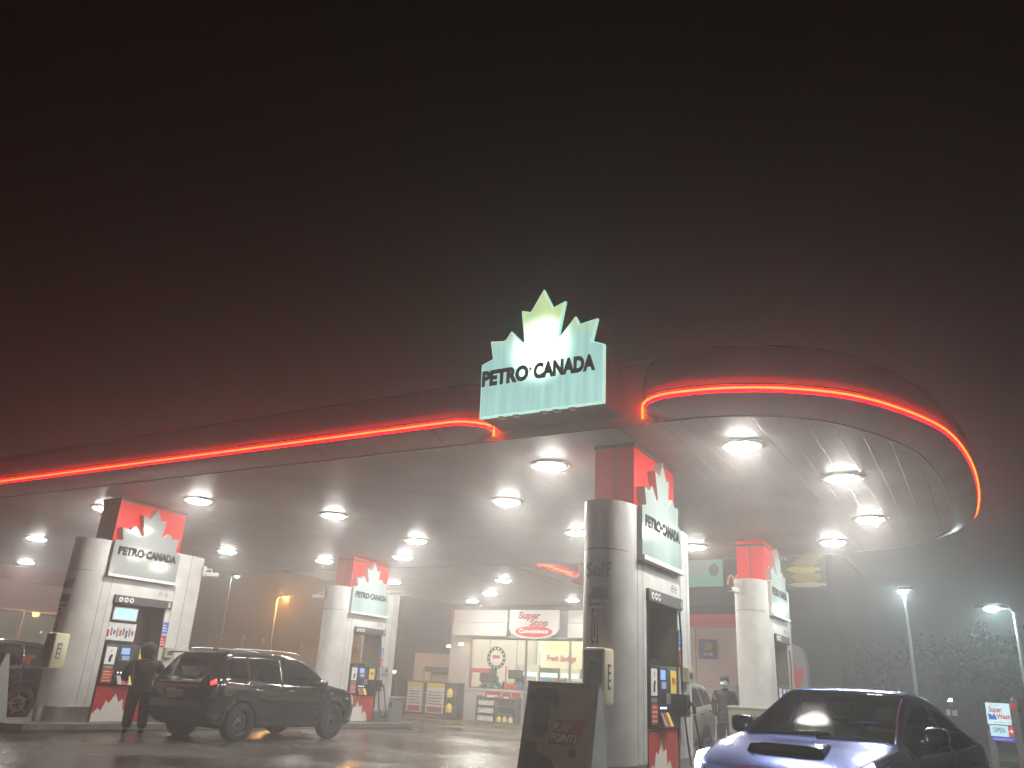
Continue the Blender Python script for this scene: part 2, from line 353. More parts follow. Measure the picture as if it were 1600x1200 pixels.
# direction of travel makes the outward side lie to the right of the path
pR = [(a, b) for a, b in curl(-3.34, 1)]+[p for p in lobe if p[0] > -3.15]+[(WX1+.6, 22.0)]
pR2 = pR
pL = leftend[::-1]+[(-26, FY), (-20, FY), (-14, FY), (-9, FY)]+[(a, b) for a, b in curl(-6.68, -1)][::-1]
fr = MB(); NR = sweep(pR, PROF, PM, fr); fr.build('fascia', [M['fascia_white'], M['fascia_red'], M['neon_ch']], can, off=COFF, smooth=35)
fl = MB(); NL = sweep(pL, PROF, PM, fl); fl.build('fascia', [M['fascia_white'], M['fascia_red'], M['neon_ch']], can, off=COFF, smooth=35)
# wing towards the shop
pW = [(WX1, 22.05), (WX1, 25.9)]
fw = MB(); sweep([(WX1, 26.3), (WX1, 22.05)][::-1], PROF, PM, fw)
fw.build('fascia', [M['fascia_white'], M['fascia_red'], M['neon_ch']], can, off=COFF, smooth=35)
for q in ((WX1-.02, WX1+.12, 26.3, WY, CZ, CZ+.9), (WX0-.12, WX0+.02, 22.4, WY, CZ, CZ+.9), (WX0-12.2, WX0, 22.02, 22.3, CZ, CZ+.9), (WX1+.2, WX1+.6, 22.02, 22.2, CZ, CZ+.9)):
    b = MB(); b.box(*q); b.build('fascia', M['fascia_white'], can, off=COFF)
# flat bay behind the big sign
b = MB(); b.box(-6.3, -3.6, FY+.02, FY+.3, CZ+.002, CZ+.98); b.build('sign_bay', M['fascia_white'], can, off=COFF)
b = MB(); b.box(-33, -3.0, FY+.35, FY+.36, CZ+.1, CZ+.95); b.build('fascia_lining', M['grey'], can, off=COFF)
# thin bright drip edge under the ceiling rim
b = MB()
pts = [(x, y, CZ-.012) for x, y in ([(-9, FY)]+[(-6.2, FY), (-3.7, FY)]+lobe+[(WX1, 22.0)])]
b.tube(pts, .012, 6); b.tube([(x, y, CZ-.012) for x, y in leftend[::-1]+[(-20, FY), (-9, FY)]], .012, 6)
b.tube([(WX1, 22, CZ-.012), (WX1, WY, CZ-.012)], .012, 6); b.tube([(WX0, 22, CZ-.012), (WX0, WY, CZ-.012)], .012, 6); b.tube([(-31, 22, CZ-.012), (WX0, 22, CZ-.012)], .012, 6)
b.build('drip_edge', M['steel'], can, off=COFF)
b = MB(); b.box(WX0, WX1, 21.98, 22.02, CZ-.012, CZ-.002); b.build('joint', M['dgrey'], can, off=COFF)
def neon(path, N, i0, i1, down=None):
    mb = MB(); pts = []
    for i in range(i0, i1):
        pts.append((path[i][0]+N[i].x*.472, path[i][1]+N[i].y*.472, CZ+.22))
    if down == 'start': pts = [(pts[0][0], pts[0][1], CZ+.06), (pts[0][0], pts[0][1], CZ+.17)]+pts
    if down == 'end': pts = pts+[(pts[-1][0], pts[-1][1], CZ+.17), (pts[-1][0], pts[-1][1], CZ+.06)]
    mb.tube(pts, .013, 6); return mb.build('neon_tube', M['neon'], can, off=COFF)
ie = [i for i, p in enumerate(pR) if p[1] < 19.2 and p[0] > -4][-1]
neon(pR, NR, 1, ie+1, 'start')
neon(pL, NL, 18, len(pL)-1, 'end')
mb = MB(); mb.tube([(WX1+.48, 22.6, CZ+.22), (WX1+.48, 25.8, CZ+.22)], .02, 6); mb.build('neon_tube', M['neon'], can, off=COFF)
# fascia seams
for x in (-26.3, -20.1, -13.9, -9.6, -7.1):
    b = MB(); b.add([(x+s*.006, FY-o-.003, CZ+h-.002) for s in (-1, 1) for o, h in PROF[2:]], [(j, j+1, j+1+len(PROF)-2, j+len(PROF)-2) for j in range(len(PROF)-3)])
    b.build('panel_seam', M['dgrey'], can, off=COFF)

# ------------------------------------------------------------------ big lit sign over the canopy edge
BS = [(-6.11, 4.99), (-6.13, 5.85), (-5.94, 5.92), (-6.0, 6.22), (-5.78, 6.19), (-5.73, 6.2), (-5.64, 6.33), (-5.43, 6.11), (-5.41, 6.12), (-5.48, 6.64), (-5.32, 6.59), (-5.11, 6.93), (-4.94, 6.59), (-4.74, 6.66), (-4.84, 6.10), (-4.81, 6.11), (-4.57, 6.38), (-4.50, 6.24), (-4.22, 6.28), (-4.3, 5.94), (-4.11, 5.86), (-4.11, 4.99)]
SO = (-5.1, 9.75, 5.0)
bs = thing('leaf_sign', 'large backlit white half maple leaf sign standing on the canopy edge', 'sign', SO)
M['bigface'] = node_sign('big_sign_face', (-.02, -.35, .95), (.32, .58, .53), (3.6, 5.0, 4.3), (.52, .66, .32), 1.15, .66)
b = MB(); b.prism(BS, 9.45, 10.06, lambda u, v, a: (u, a, v)); b.build('cabinet', M['darkcab'] if 'darkcab' in M else M['brown'], bs, off=SO)
def inset(P, d):
    n = len(P); out = []
    for i in range(n):
        a, p, q = Vector(P[i-1]), Vector(P[i]), Vector(P[(i+1) % n]); d1 = (p-a).normalized(); d2 = (q-p).normalized()
        n1 = Vector((d1.y, -d1.x)); n2 = Vector((d2.y, -d2.x)); nn = (n1+n2); nn = nn/max(.35, nn.length_squared/2)
        out.append(tuple(p+nn*d))
    return out
b = MB(); b.prism(inset(BS, -.0), 9.40, 9.449, lambda u, v, a: (u, a, v)); b.build('rim', emis('sign_rim', (.55, .95, .80), .85), bs, off=SO)
b = MB(); b.prism(inset(BS, .022), 9.385, 9.399, lambda u, v, a: (u, a, v)); face = b.build('sign_face', M['bigface'], bs, off=SO)
text('PETRO', .225, M['text'], face, onY(9.385, -5.70, 5.50), bold=.085, width=.80, off=SO)
text('CANADA', .225, M['text'], face, onY(9.385, -4.73, 5.50), bold=.085, width=.98, off=SO)
b = MB(); b.prism([(-5.29, 5.61), (-5.245, 5.655), (-5.29, 5.70)], 9.375, 9.384, lambda u, v, a: (u, a, v)); b.build('dot', M['text'], face, off=SO)
for x in (-5.75, -5.5, -5.05, -4.85, -4.6):
    b = MB(); b.box(x-.05, x+.04, 9.41, 9.5, 4.965, 4.989); b.build('bracket', M['steel'], bs, off=SO)

# ------------------------------------------------------------------ canopy lights
LP = [(-2.80, 11.52, 'front left one in the rounded canopy end'), (-1.75, 13.90, 'second from the front in the rounded canopy end'),
      (-1.75, 17.45, 'nearest the curved right edge of the canopy at the back'), (-2.85, 19.92, 'right of the red top of the rear right pump column'), (-6.15, 19.90, 'between the two right hand pump columns'),
      (-6.05, 11.60, 'just left of the red top of the big front column'), (-8.20, 13.87, 'second left of the big front column'), (-8.25, 17.40, 'beside the top of the Self lettering column'),
      (-13.10, 17.45, 'upper one of the pair left of mid canopy'), (-15.45, 19.95, 'lower one of the pair left of mid canopy'), (-20.0, 25.40, 'touching the right side of the rear left red column top'),
      (-13.0, 14.0, 'over the black car'), (-18.8, 20.10, 'just left of the red top of the rear left column'), (-15.0, 11.75, 'right of the red top of the front left column'),
      (-20.8, 17.75, 'between the two left columns, above the street lamps'), (-18.3, 11.70, 'half hidden behind the front left red column top'), (-25.5, 14.3, 'far left, upper of two at the picture edge'),
      (-32.6, 18.10, 'far left, lower of two at the picture edge'), (-15.0, 25.40, 'uppermost of the three in a slanting line before the shop'), (-17.85, 29.20, 'middle of the three in a slanting line before the shop'),
      (-20.5, 32.0, 'lowest of the three in a slanting line, over the shop corner'), (-15.3, 31.85, 'right above the shop name sign')]
proto = None
for i, (x, y, lb) in enumerate(LP):
    if proto is None:
        t = thing('canopy_light', '', 'ceiling light', (x, y, CZ), 0, 'round lights in the canopy ceiling')
        b = MB(); b.lathe([(.255, -.003), (.35, -.003), (.355, -.012), (.335, -.026), (.262, -.034), (.250, -.02)], seg=32); b.build('trim_ring', M['trim'], t, smooth=40)
        b = MB(); b.lathe([(.262, -.02), (.26, -.034), (.235, -.054), (.16, -.070), (.04, -.075)], seg=20); b.build('lens', M['lens'], t, smooth=60)
        proto = t
    else:
        t = proto.copy(); col.objects.link(t); t.location = (x, y, CZ)
        for ch in list(proto.children):
            c2 = ch.copy(); col.objects.link(c2); c2.parent = t
    t['label'] = 'round ceiling light '+lb

# ------------------------------------------------------------------ pump islands and columns
def island(cx, y0, y1, label):
    hw = 1.0; n = 8; P = []
    for k in range(n+1):
        t = math.pi*k/n; P.append((cx-hw*math.cos(t), y0+.6-.6*math.sin(t)))
    for k in range(n+1):
        t = math.pi*k/n; P.append((cx+hw*math.cos(t), y1-.6+.6*math.sin(t)))
    def zz(y): return gz(y)
    o = (cx, (y0+y1)/2, gz((y0+y1)/2))
    t = thing('pump_island', label, 'pump island', o, 0, 'raised pump islands')
    b = MB(); b.prism(P, 0, .15, lambda u, v, a: (u, v, gz(v)-.05*(a == 0)+a)); b.build('slab', M['island'], t, off=o)
    b = MB(); b.prism([(cx+(p[0]-cx)*1.02, p[1]+(-.02 if p[1] < o[1] else .02)) for p in P], .04, .13, lambda u, v, a: (u, v, gz(v)+a)); b.build('steel_edge', M['kerbsteel'], t, off=o)
island(-4.55, 8.3, 22.6, 'grey raised pump island under the two right hand columns')
island(-17.1, 9.35, 22.6, 'grey raised pump island beside the black car')

LEAF = [(.02, 3.16), (.02, 3.87), (.20, 3.92), (.12, 4.18), (.33, 4.15), (.44, 4.26), (.64, 4.07), (.70, 4.09), (.58, 4.53), (.78, 4.47), (.92, 4.74), (1.09, 4.46), (1.22, 4.51), (1.16, 4.06), (1.36, 4.24), (1.48, 4.13), (1.66, 4.16), (1.62, 3.87), (1.77, 3.80), (1.77, 3.16)]
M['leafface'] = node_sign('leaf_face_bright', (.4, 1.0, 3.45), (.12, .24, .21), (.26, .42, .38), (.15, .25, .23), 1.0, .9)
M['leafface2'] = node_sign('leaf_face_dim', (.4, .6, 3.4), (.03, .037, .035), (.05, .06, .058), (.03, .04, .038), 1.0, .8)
HW, RY, LEN = .37, .60, 2.18
def column(cx, y0, number, label, lit, endm, decals=False, back=True):
    z0 = gz(y0+1); t = thing('pump_column', label, 'pump column', (cx, y0, z0), 0, 'red topped pump columns'); o = (0, 0, z0)   # geometry heights are absolute, shifted by the ground dip
    zb = .15+z0; A0, A1 = .34, 1.72
    def cap(y, s, n=14):
        return [(HW*math.cos(math.pi*k/n), y-s*RY*math.sin(math.pi*k/n)) for k in range(n+1)]
    fn = lambda u, v, a: (u, v, a)
    b = MB()
    near = cap(0, 1)+[(-HW, A0), (HW, A0)]
    far = [(HW, A1), (-HW, A1)]+cap(LEN, -1)[::-1]
    b.prism(near, .44+z0, 3.86, fn); b.prism(far, .44+z0, 3.86, fn)
    b.box(-HW, HW, A0, A1, 2.74, 3.86)
    b.build('column_body', M['white'], t, off=o, smooth=30)
    b = MB(); s = .97
    b.prism([(p[0]*s, p[1]) for p in near], zb-.02, .44+z0, fn); b.prism([(p[0]*s, p[1]) for p in far], zb-.02, .44+z0, fn)
    b.build('steel_base', M['steel'], t, off=o, smooth=30)
    # seams of the cladding
    b = MB()
    for yy in (.0, LEN): b.box(HW, HW+.002, yy-.004, yy+.004, .44+z0, 3.86)
    b.box(HW, HW+.002, .2, .206, .44+z0, 3.12); b.box(HW, HW+.002, 1.86, 1.866, .44+z0, 3.12)
    b.box(HW, HW+.002, .22, 1.86, 3.10, 3.106)
    sm = [(HW*1.004*math.cos(math.pi*k/14), -RY*1.004*math.sin(math.pi*k/14)) for k in range(15)]
    for k in range(2, 12): b.add([(sm[k][0], sm[k][1], 3.16), (sm[k+1][0], sm[k+1][1], 3.16), (sm[k+1][0], sm[k+1][1], 3.17), (sm[k][0], sm[k][1], 3.17)], [(0, 1, 2, 3)])
    b.build('panel_seam', M['dgrey'], t, off=o)
    # red lantern box
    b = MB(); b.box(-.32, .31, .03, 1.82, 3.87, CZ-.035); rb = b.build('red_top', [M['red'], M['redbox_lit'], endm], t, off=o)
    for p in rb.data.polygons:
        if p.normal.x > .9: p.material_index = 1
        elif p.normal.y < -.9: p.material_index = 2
    b = MB(); b.box(-.335, .325, .015, 1.835, CZ-.06, CZ-.003); b.box(-.01, .01, .024, .032, 3.87, CZ-.06); b.build('top_trim', M['brown'], rb, off=(0, 0, 0))
    # leaf panel
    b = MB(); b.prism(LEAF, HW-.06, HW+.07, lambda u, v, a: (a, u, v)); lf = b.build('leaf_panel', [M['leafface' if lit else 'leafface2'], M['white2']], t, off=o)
    for p in lf.data.polygons:
        if p.normal.x < .9: p.material_index = 1
    text('PETRO', .165, M['text'], lf, onX(HW+.07, .47, 3.60), bold=.085, width=.66, off=o)
    text('CANADA', .165, M['text'], lf, onX(HW+.07, 1.27, 3.60), bold=.085, width=.82, off=o)
    b = MB(); b.prism([(.815, 3.65), (.85, 3.683), (.815, 3.716)], HW+.072, HW+.078, lambda u, v, a: (a, u, v)); b.build('dot', M['text'], lf, off=o)
    b = MB(); b.box(HW+.001, HW+.11, .0, 1.80, 3.10, 3.158); b.build('sign_ledge', M['white2'], t, off=o)
    # dark header bar with fuel symbols
    b = MB(); b.rbox(-.30, HW+.05, A0-.01, A1+.12, 2.56, 2.735, .008); hd = b.build('header_bar', M['dgrey'], t, off=o)
    for k in range(3):
        q = MB(); q.lathe([(.052, 0), (.052, .006), (.01, .006)], (HW+.05, A0+.14+k*.135, 2.645), 'x', 20)
        ico = q.build('fuel_symbol', M['txtwhite'], hd, off=o)
        q = MB(); yy = A0+.14+k*.135
        if k == 0: q.prism([(yy-.028, 2.625), (yy+.028, 2.625), (yy, 2.675)], HW+.0565, HW+.059, lambda u, v, a: (a, u, v))
        elif k == 1: q.box(HW+.0565, HW+.059, yy-.033, yy+.033, 2.632, 2.658)
        else: q.prism([(yy-.02, 2.622), (yy+.02, 2.63), (yy+.028, 2.67), (yy-.022, 2.672)], HW+.0565, HW+.059, lambda u, v, a: (a, u, v))
        q.build('pictogram', M['text'], ico, off=o)
    if number: text(number, .10, M['txtwhite'], hd, onX(HW+.05, A1+.03, 2.60), bold=.03, off=o)
    # two small round warning symbols
    for k, yy in enumerate((A1-.22, A1-.07)):
        q = MB(); n = 20
        q.prism([(yy+.055*math.cos(6.2832*a/n), 2.86+.055*math.sin(6.2832*a/n)) for a in range(n)], HW+.001, HW+.003, lambda u, v, a: (a, u, v), 0)
        q.prism([(yy+.043*math.cos(6.2832*a/n), 2.86+.043*math.sin(6.2832*a/n)) for a in range(n)], HW+.0035, HW+.005, lambda u, v, a: (a, u, v), 1)
        q.box(HW+.0052, HW+.007, yy-.028, yy+.028, 2.85, 2.87, 0); q.box(HW+.0052, HW+.007, yy-.012, yy+.012, 2.87, 2.888, 0)
        q.build('warning_symbol', [M['dgrey'], M['white2']], t, off=o)
    # alcove lining
    b = MB()
    if back: b.box(-.10, -.08, A0, A1, 1.7, 2.56)
    b.box(-.34, HW-.01, A0+.001, A0+.02, zb, 2.56); b.box(-.34, HW-.01, A1-.02, A1-.001, zb, 2.56)
    b.build('alcove_lining', M['brown'], t, off=o)
    if decals:
        def onend(s0, z):
            def f(u, v, d):
                th = math.pi/2-(s0+u)/.50
                return ((HW+d)*math.cos(th), -(RY+d)*math.sin(th), z+v)
            return f
        C = .02
        dec = text('Self', .20, M['txtgrey'], t, onend(C, 2.78), bold=.05, width=.50, off=o, name='self_lettering')
        q = MB(); f = onend(C, 2.44)
        def patch(P, mi=0, dd=.004):
            q.add([f(u, v, dd) for u, v in P], [tuple(range(len(P)))], mi)
        for k in range(6): u = -.10+k*.05; patch([(u, .08), (u+.051, .08), (u+.051, .20), (u, .20)])
        for k in range(4): u = -.10+k*.075; patch([(u, .045), (u+.076, .045), (u+.076, .08), (u, .08)])
        patch([(-.20, .045), (-.10, .045), (-.10, .13), (-.15, .13), (-.20, .08)])
        for cxx in (-.14, .12): patch([(cxx+.03*math.cos(a*.7854), .04+.03*math.sin(a*.7854)) for a in range(8)], 0, .006)
        for k in range(5): u = -.18+k*.06; patch([(u, -.045), (u+.061, -.045), (u+.061, -.018), (u, -.018)])
        patch([(.10, -.07), (.20, -.03), (.10, .01)])
        q.build('truck_and_arrow_symbol', M['txtgrey'], t, off=o)
        q = MB(); f = onend(C, 0)
        for u0, u1, v0, v1 in ((-.10, -.075, 1.90, 2.36), (.015, .04, 1.90, 2.36), (-.10, .04, 2.30, 2.36), (-.10, .04, 1.90, 1.94), (-.045, -.018, 1.98, 2.26)):
            patch([(u0, v0), (u1, v0), (u1, v1), (u0, v1)])
        q.build('red_stripes', M['txtred'], t, off=o)
        text('•DIESEL PARTNER', .045, M['grey'], t, onend(C+.02, 3.03), width=.42, off=o, name='small_lettering') if False else None
        q = MB(); f = onend(C, 3.40); k = .22
        patch([(a*k/.9-.0-.22, (bb-3.87)*k+.05) for a, bb in [(.02, 3.6)]+LEAF[1:-1]+[(1.77, 3.6)]]) if False else None
    return t
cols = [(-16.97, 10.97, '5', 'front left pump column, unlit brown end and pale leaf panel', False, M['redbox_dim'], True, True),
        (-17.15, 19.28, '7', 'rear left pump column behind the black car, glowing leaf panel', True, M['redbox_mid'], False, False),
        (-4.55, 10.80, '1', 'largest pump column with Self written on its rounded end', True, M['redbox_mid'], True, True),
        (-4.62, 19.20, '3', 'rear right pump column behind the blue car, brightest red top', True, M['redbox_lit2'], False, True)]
for a in cols: column(*a)

# ------------------------------------------------------------------ fuel dispensers
def dispenser(cx, y0, label, lightbox=False, dome=True):
    z0 = gz(y0+1); o = (0, 0, 0); t = thing('fuel_dispenser', label, 'fuel pump', (cx, y0, z0), 0, 'fuel dispensers in the columns')
    Y0, Y1 = .40, 1.66; X = .37
    b = MB(); b.rbox(-.28, X+.02, Y0, Y1, .86, 1.72, .03); b.build('cabinet', M['black'], t, smooth=40)
    b = MB(); b.box(-.26, X-.01, Y0+.02, Y1-.02, .15, .86); b.build('lower_cabinet', M['red'], t)
    lw = [(Y0+.02, .15), (Y0+.02, .30), (Y0+.14, .42), (Y0+.22, .36), (Y0+.30, .58), (Y0+.38, .52), (Y0+.50, .72), (Y0+.60, .54), (Y0+.70, .60), (Y0+.74, .36), (Y0+.86, .44), (Y0+.98, .30), (Y0+.98, .15)]
    b = MB(); b.prism(lw, X-.009, X-.003, lambda u, v, a: (a, u, v)); b.build('leaf_graphic', M['white2'], t)
    if dome:
        b = MB(); b.prism([(Y0+.35+.28*math.cos(math.pi*k/12), 1.72+.07*math.sin(math.pi*k/12)) for k in range(13)], .1, X+.02, lambda u, v, a: (a, u, v)); b.build('top_hood', M['black'], t)
    F = X+.022
    def pan(name, y, yy, z, zz, m_, d=.004, par=None):
        q = MB(); q.box(F, F+d, y, yy, z, zz); return q.build(name, m_, par or t)
    p = pan('white_label', Y0+.04, Y0+.28, 1.30, 1.66, M['txtwhite'])
    q = MB(); q.box(F+.005, F+.008, Y0+.13, Y0+.19, 1.35, 1.46); q.box(F+.005, F+.008, Y0+.15, Y0+.21, 1.45, 1.50); q.build('pictogram', M['text'], p)
    text('1', .07, M['text'], p, onX(F+.004, Y0+.16, 1.55))
    p = pan('red_label', Y0+.04, Y0+.30, .93, 1.20, M['red'])
    for k in range(4): q = MB(); q.box(F+.005, F+.007, Y0+.07, Y0+.27-.03*(k % 2), .96+k*.06, .98+k*.06); q.build('text_line', M['cream'], p)
    pan('grade_strip', Y0+.04, Y0+.27, 1.215, 1.27, M['grey'])
    f = pan('screen_frame', Y0+.36, Y0+.72, 1.38, 1.68, M['dgrey'], .012)
    q = MB(); q.box(F+.012, F+.016, Y0+.40, Y0+.60, 1.52, 1.65); q.build('screen', M['bluescr'], f)
    q = MB(); q.box(F+.012, F+.016, Y0+.44, Y0+.62, 1.40, 1.49); q.build('screen', emis('dim_screen', (.35, .5, .75), .35), f)
    k_ = pan('keypad', Y0+.62, Y0+.80, 1.20, 1.34, M['grey'], .02)
    for k in range(4):
        q = MB(); q.lathe([(.016, 0), (.016, .006), (.004, .008)], (F, Y0+.42+.075*k, 1.14), 'x', 10)
        q.build('button_lamp', M['small_btn'], t)
    for k in range(3):
        q = MB(); q.add([(F+.004, Y0+.40+.12*k, 1.08), (F+.004, Y0+.50+.12*k, 1.08), (F+.07, Y0+.53+.12*k, .90), (F+.07, Y0+.43+.12*k, .90)], [(0, 1, 2, 3)])
        q.box(F, F+.06, Y0+.41+.12*k, Y0+.50+.12*k, .90, .93)
        q.build('grade_button', [M['grey'], M['red'], M['ylabel']][k], t)
    p = pan('yellow_label', Y0+.86, Y0+1.12, 1.34, 1.66, M['ylabel'])
    text('94', .11, M['red'], p, onX(F+.004, Y0+.99, 1.46), bold=.03)
    # nozzle and hose at the right side
    b = MB(); b.rbox(F-.02, F+.12, Y1-.10, Y1+.16, 1.02, 1.34, .02); b.build('nozzle_boot', M['black'], t)
    b = MB(); b.tube([(F+.06, Y1+.03, 1.10), (F+.14, Y1+.08, 1.22), (F+.17, Y1+.16, 1.18), (F+.16, Y1+.22, 1.02)], [.025, .035, .03, .02], 8); nz = b.build('nozzle', M['black'], t, smooth=60)
    q = MB(); q.tube([(F+.12, Y1+.05, 1.12), (F+.19, Y1+.10, 1.05), (F+.17, Y1+.20, 1.06)], .009, 6); q.build('trigger', M['steel'], nz)
    b = MB(); b.tube(catmull([(F+.16, Y1+.22, 1.02), (F+.20, Y1+.26, .75), (F+.22, Y1+.32, .42), (F+.18, Y1+.34, .28), (F+.10, Y1+.22, .33), (F+.06, Y1+.12, .8), (F+.02, Y1+.06, 1.5), (F+.04, Y1+.02, 2.1), (F+.03, Y1-.02, 2.54)], 5), .016, 8); b.build('hose', M['black'], t, smooth=60)
    if lightbox:
        b = MB(); b.rbox(X-.14, X-.04, Y0+.05, Y0+.66, 2.22, 2.50, .012); lb = b.build('lightbox', M['white2'], t)
        q = MB(); q.box(X-.039, X-.034, Y0+.08, Y0+.63, 2.245, 2.475); q.build('lit_face', M['screen'], lb)
        q = MB(); q.box(X-.10, X-.09, Y0-.02, Y0+.72, 1.80, 2.17); ps = q.build('poster', M['posterwhite'], t)
        for k in range(9):
            q = MB(); yy = Y0+.03+.075*k; q.box(X-.089, X-.087, yy, yy+.05, 1.86+.03*(k % 3), 2.02+.04*(k % 2)); q.build('printed_shape', [M['red'], M['txtgrey'], M['blue'], M['grey']][k % 4], ps)
    return t
M['small_btn'] = emis('lit_button', (.55, .7, 1.0), 3)
M['posterwhite'] = mat('poster_white', (.7, .7, .7), .5, noise=.2, nscale=9)
dispenser(-16.97, 10.95, 'black fuel pump in front of the person, light box above it', True)
dispenser(-17.15, 19.28, 'black and red fuel pump just beyond the nose of the black car')
dispenser(-4.55, 10.80, 'black and red fuel pump in the largest column, blue screen lit')
dispenser(-4.62, 19.20, 'fuel pump half hidden behind the blue car roof')
# hanging tags on the column edges
def small_tags(cx, y0, where):
    z0 = gz(y0)
    for (zz, mm, nm, lb) in ((2.02, M['bluetag'], 'blue', 'small blue instruction tag'), (1.72, M['red'], 'red', 'small red warning tag')):
        o = (cx+.37, y0+1.80, zz+z0)
        t = thing('instruction_tag', lb+' on the column edge '+where, 'tag', o)
        b = MB(); b.box(.004, .012, -.09, .09, 0, .25); b.build('plate', mm, t)
        b = MB()
        for k in range(3): b.box(.013, .015, -.06, .06-.02*k, .05+.06*k, .07+.06*k)
        b.build('text_line', M['txtwhite'], t)
    o = (cx+.37, y0+2.0, 1.50+z0)
    t = thing('key_box', 'small beige metal box fixed '+where, 'box', o)
    b = MB(); b.rbox(.002, .10, -.12, .12, 0, .22, .01); b.build('case', M['keyb'], t)
    b = MB(); b.box(.102, .106, -.07, .07, .06, .15); b.build('window', M['dgrey'], t)
M['bluetag'] = mat('blue_tag', (.05, .16, .50), .5); M['keyb'] = mat('beige_box', (.34, .31, .22), .5)
small_tags(-16.97, 10.95, 'behind the person at the front left pump')
small_tags(-17.15, 19.28, 'of the rear left pump')
small_tags(-4.55, 10.80, 'right of the largest pump')

# security cameras
def seccam(x, y, z, dx, dy, label):
    t = thing('security_camera', label, 'camera', (x, y, z), math.atan2(dy, dx), 'security cameras on the columns')
    b = MB(); b.rbox(-.02, .03, -.09, .09, -.10, .14, .01); b.build('mount_plate', M['white2'], t)
    b = MB(); b.tube([(.02, 0, .05), (.16, 0, .08), (.18, 0, .0)], .022, 8); b.build('arm', M['white2'], t)
    b = MB(); b.rbox(.05, .36, -.05, .05, -.10, .0, .02); cc = b.build('housing', M['white2'], t)
    q = MB(); q.lathe([(.035, 0), (.035, .01), (.01, .012)], (.36, 0, -.05), 'x', 14); q.build('lens', M['black'], cc)
seccam(-4.75, 18.58, 3.62, -.3, -1, 'white security camera on the rear right column')
seccam(-17.3, 18.67, 3.55, -.9, -.5, 'white security camera on the rear left column')
seccam(-16.75, 13.70, 3.55, .8, .6, 'white security camera at the right edge of the front left column')

# emergency telephone boxes
def phone(cx, y0, label):
    z0 = gz(y0); t = thing('telephone_box', label, 'telephone', (cx, y0-RY, 1.15+z0), 0, 'emergency telephones on the columns')
    b = MB(); b.rbox(-.19, .13, -.26, .06, .0, .70, .045); b.build('case', M['cream'], t, smooth=40)
    b = MB(); b.rbox(-.17, .09, -.268, -.255, .03, .67, .004); fp = b.build('front_panel', M['brown'], t)
    q = MB(); q.tube(catmull([(.03, -.29, .52), (-.07, -.30, .53), (-.11, -.30, .40), (-.11, -.30, .27), (-.07, -.30, .17), (.03, -.29, .18)], 5), .026, 8); q.build('handset', M['dgrey'], fp, smooth=60)
    q = MB(); q.rbox(.128, .138, -.17, -.08, .20, .50, .004); sd = q.build('side_label', M['dgrey'], t)
    for k in range(3): q = MB(); q.box(.139, .141, -.155, -.095, .225+.09*k, .285+.09*k); q.build('pictogram', M['cream'], sd)
phone(-16.58, 10.97, 'cream telephone box on the rounded end of the front left column')
phone(-4.42, 10.80, 'brown fronted telephone box on the Self column, above the board')

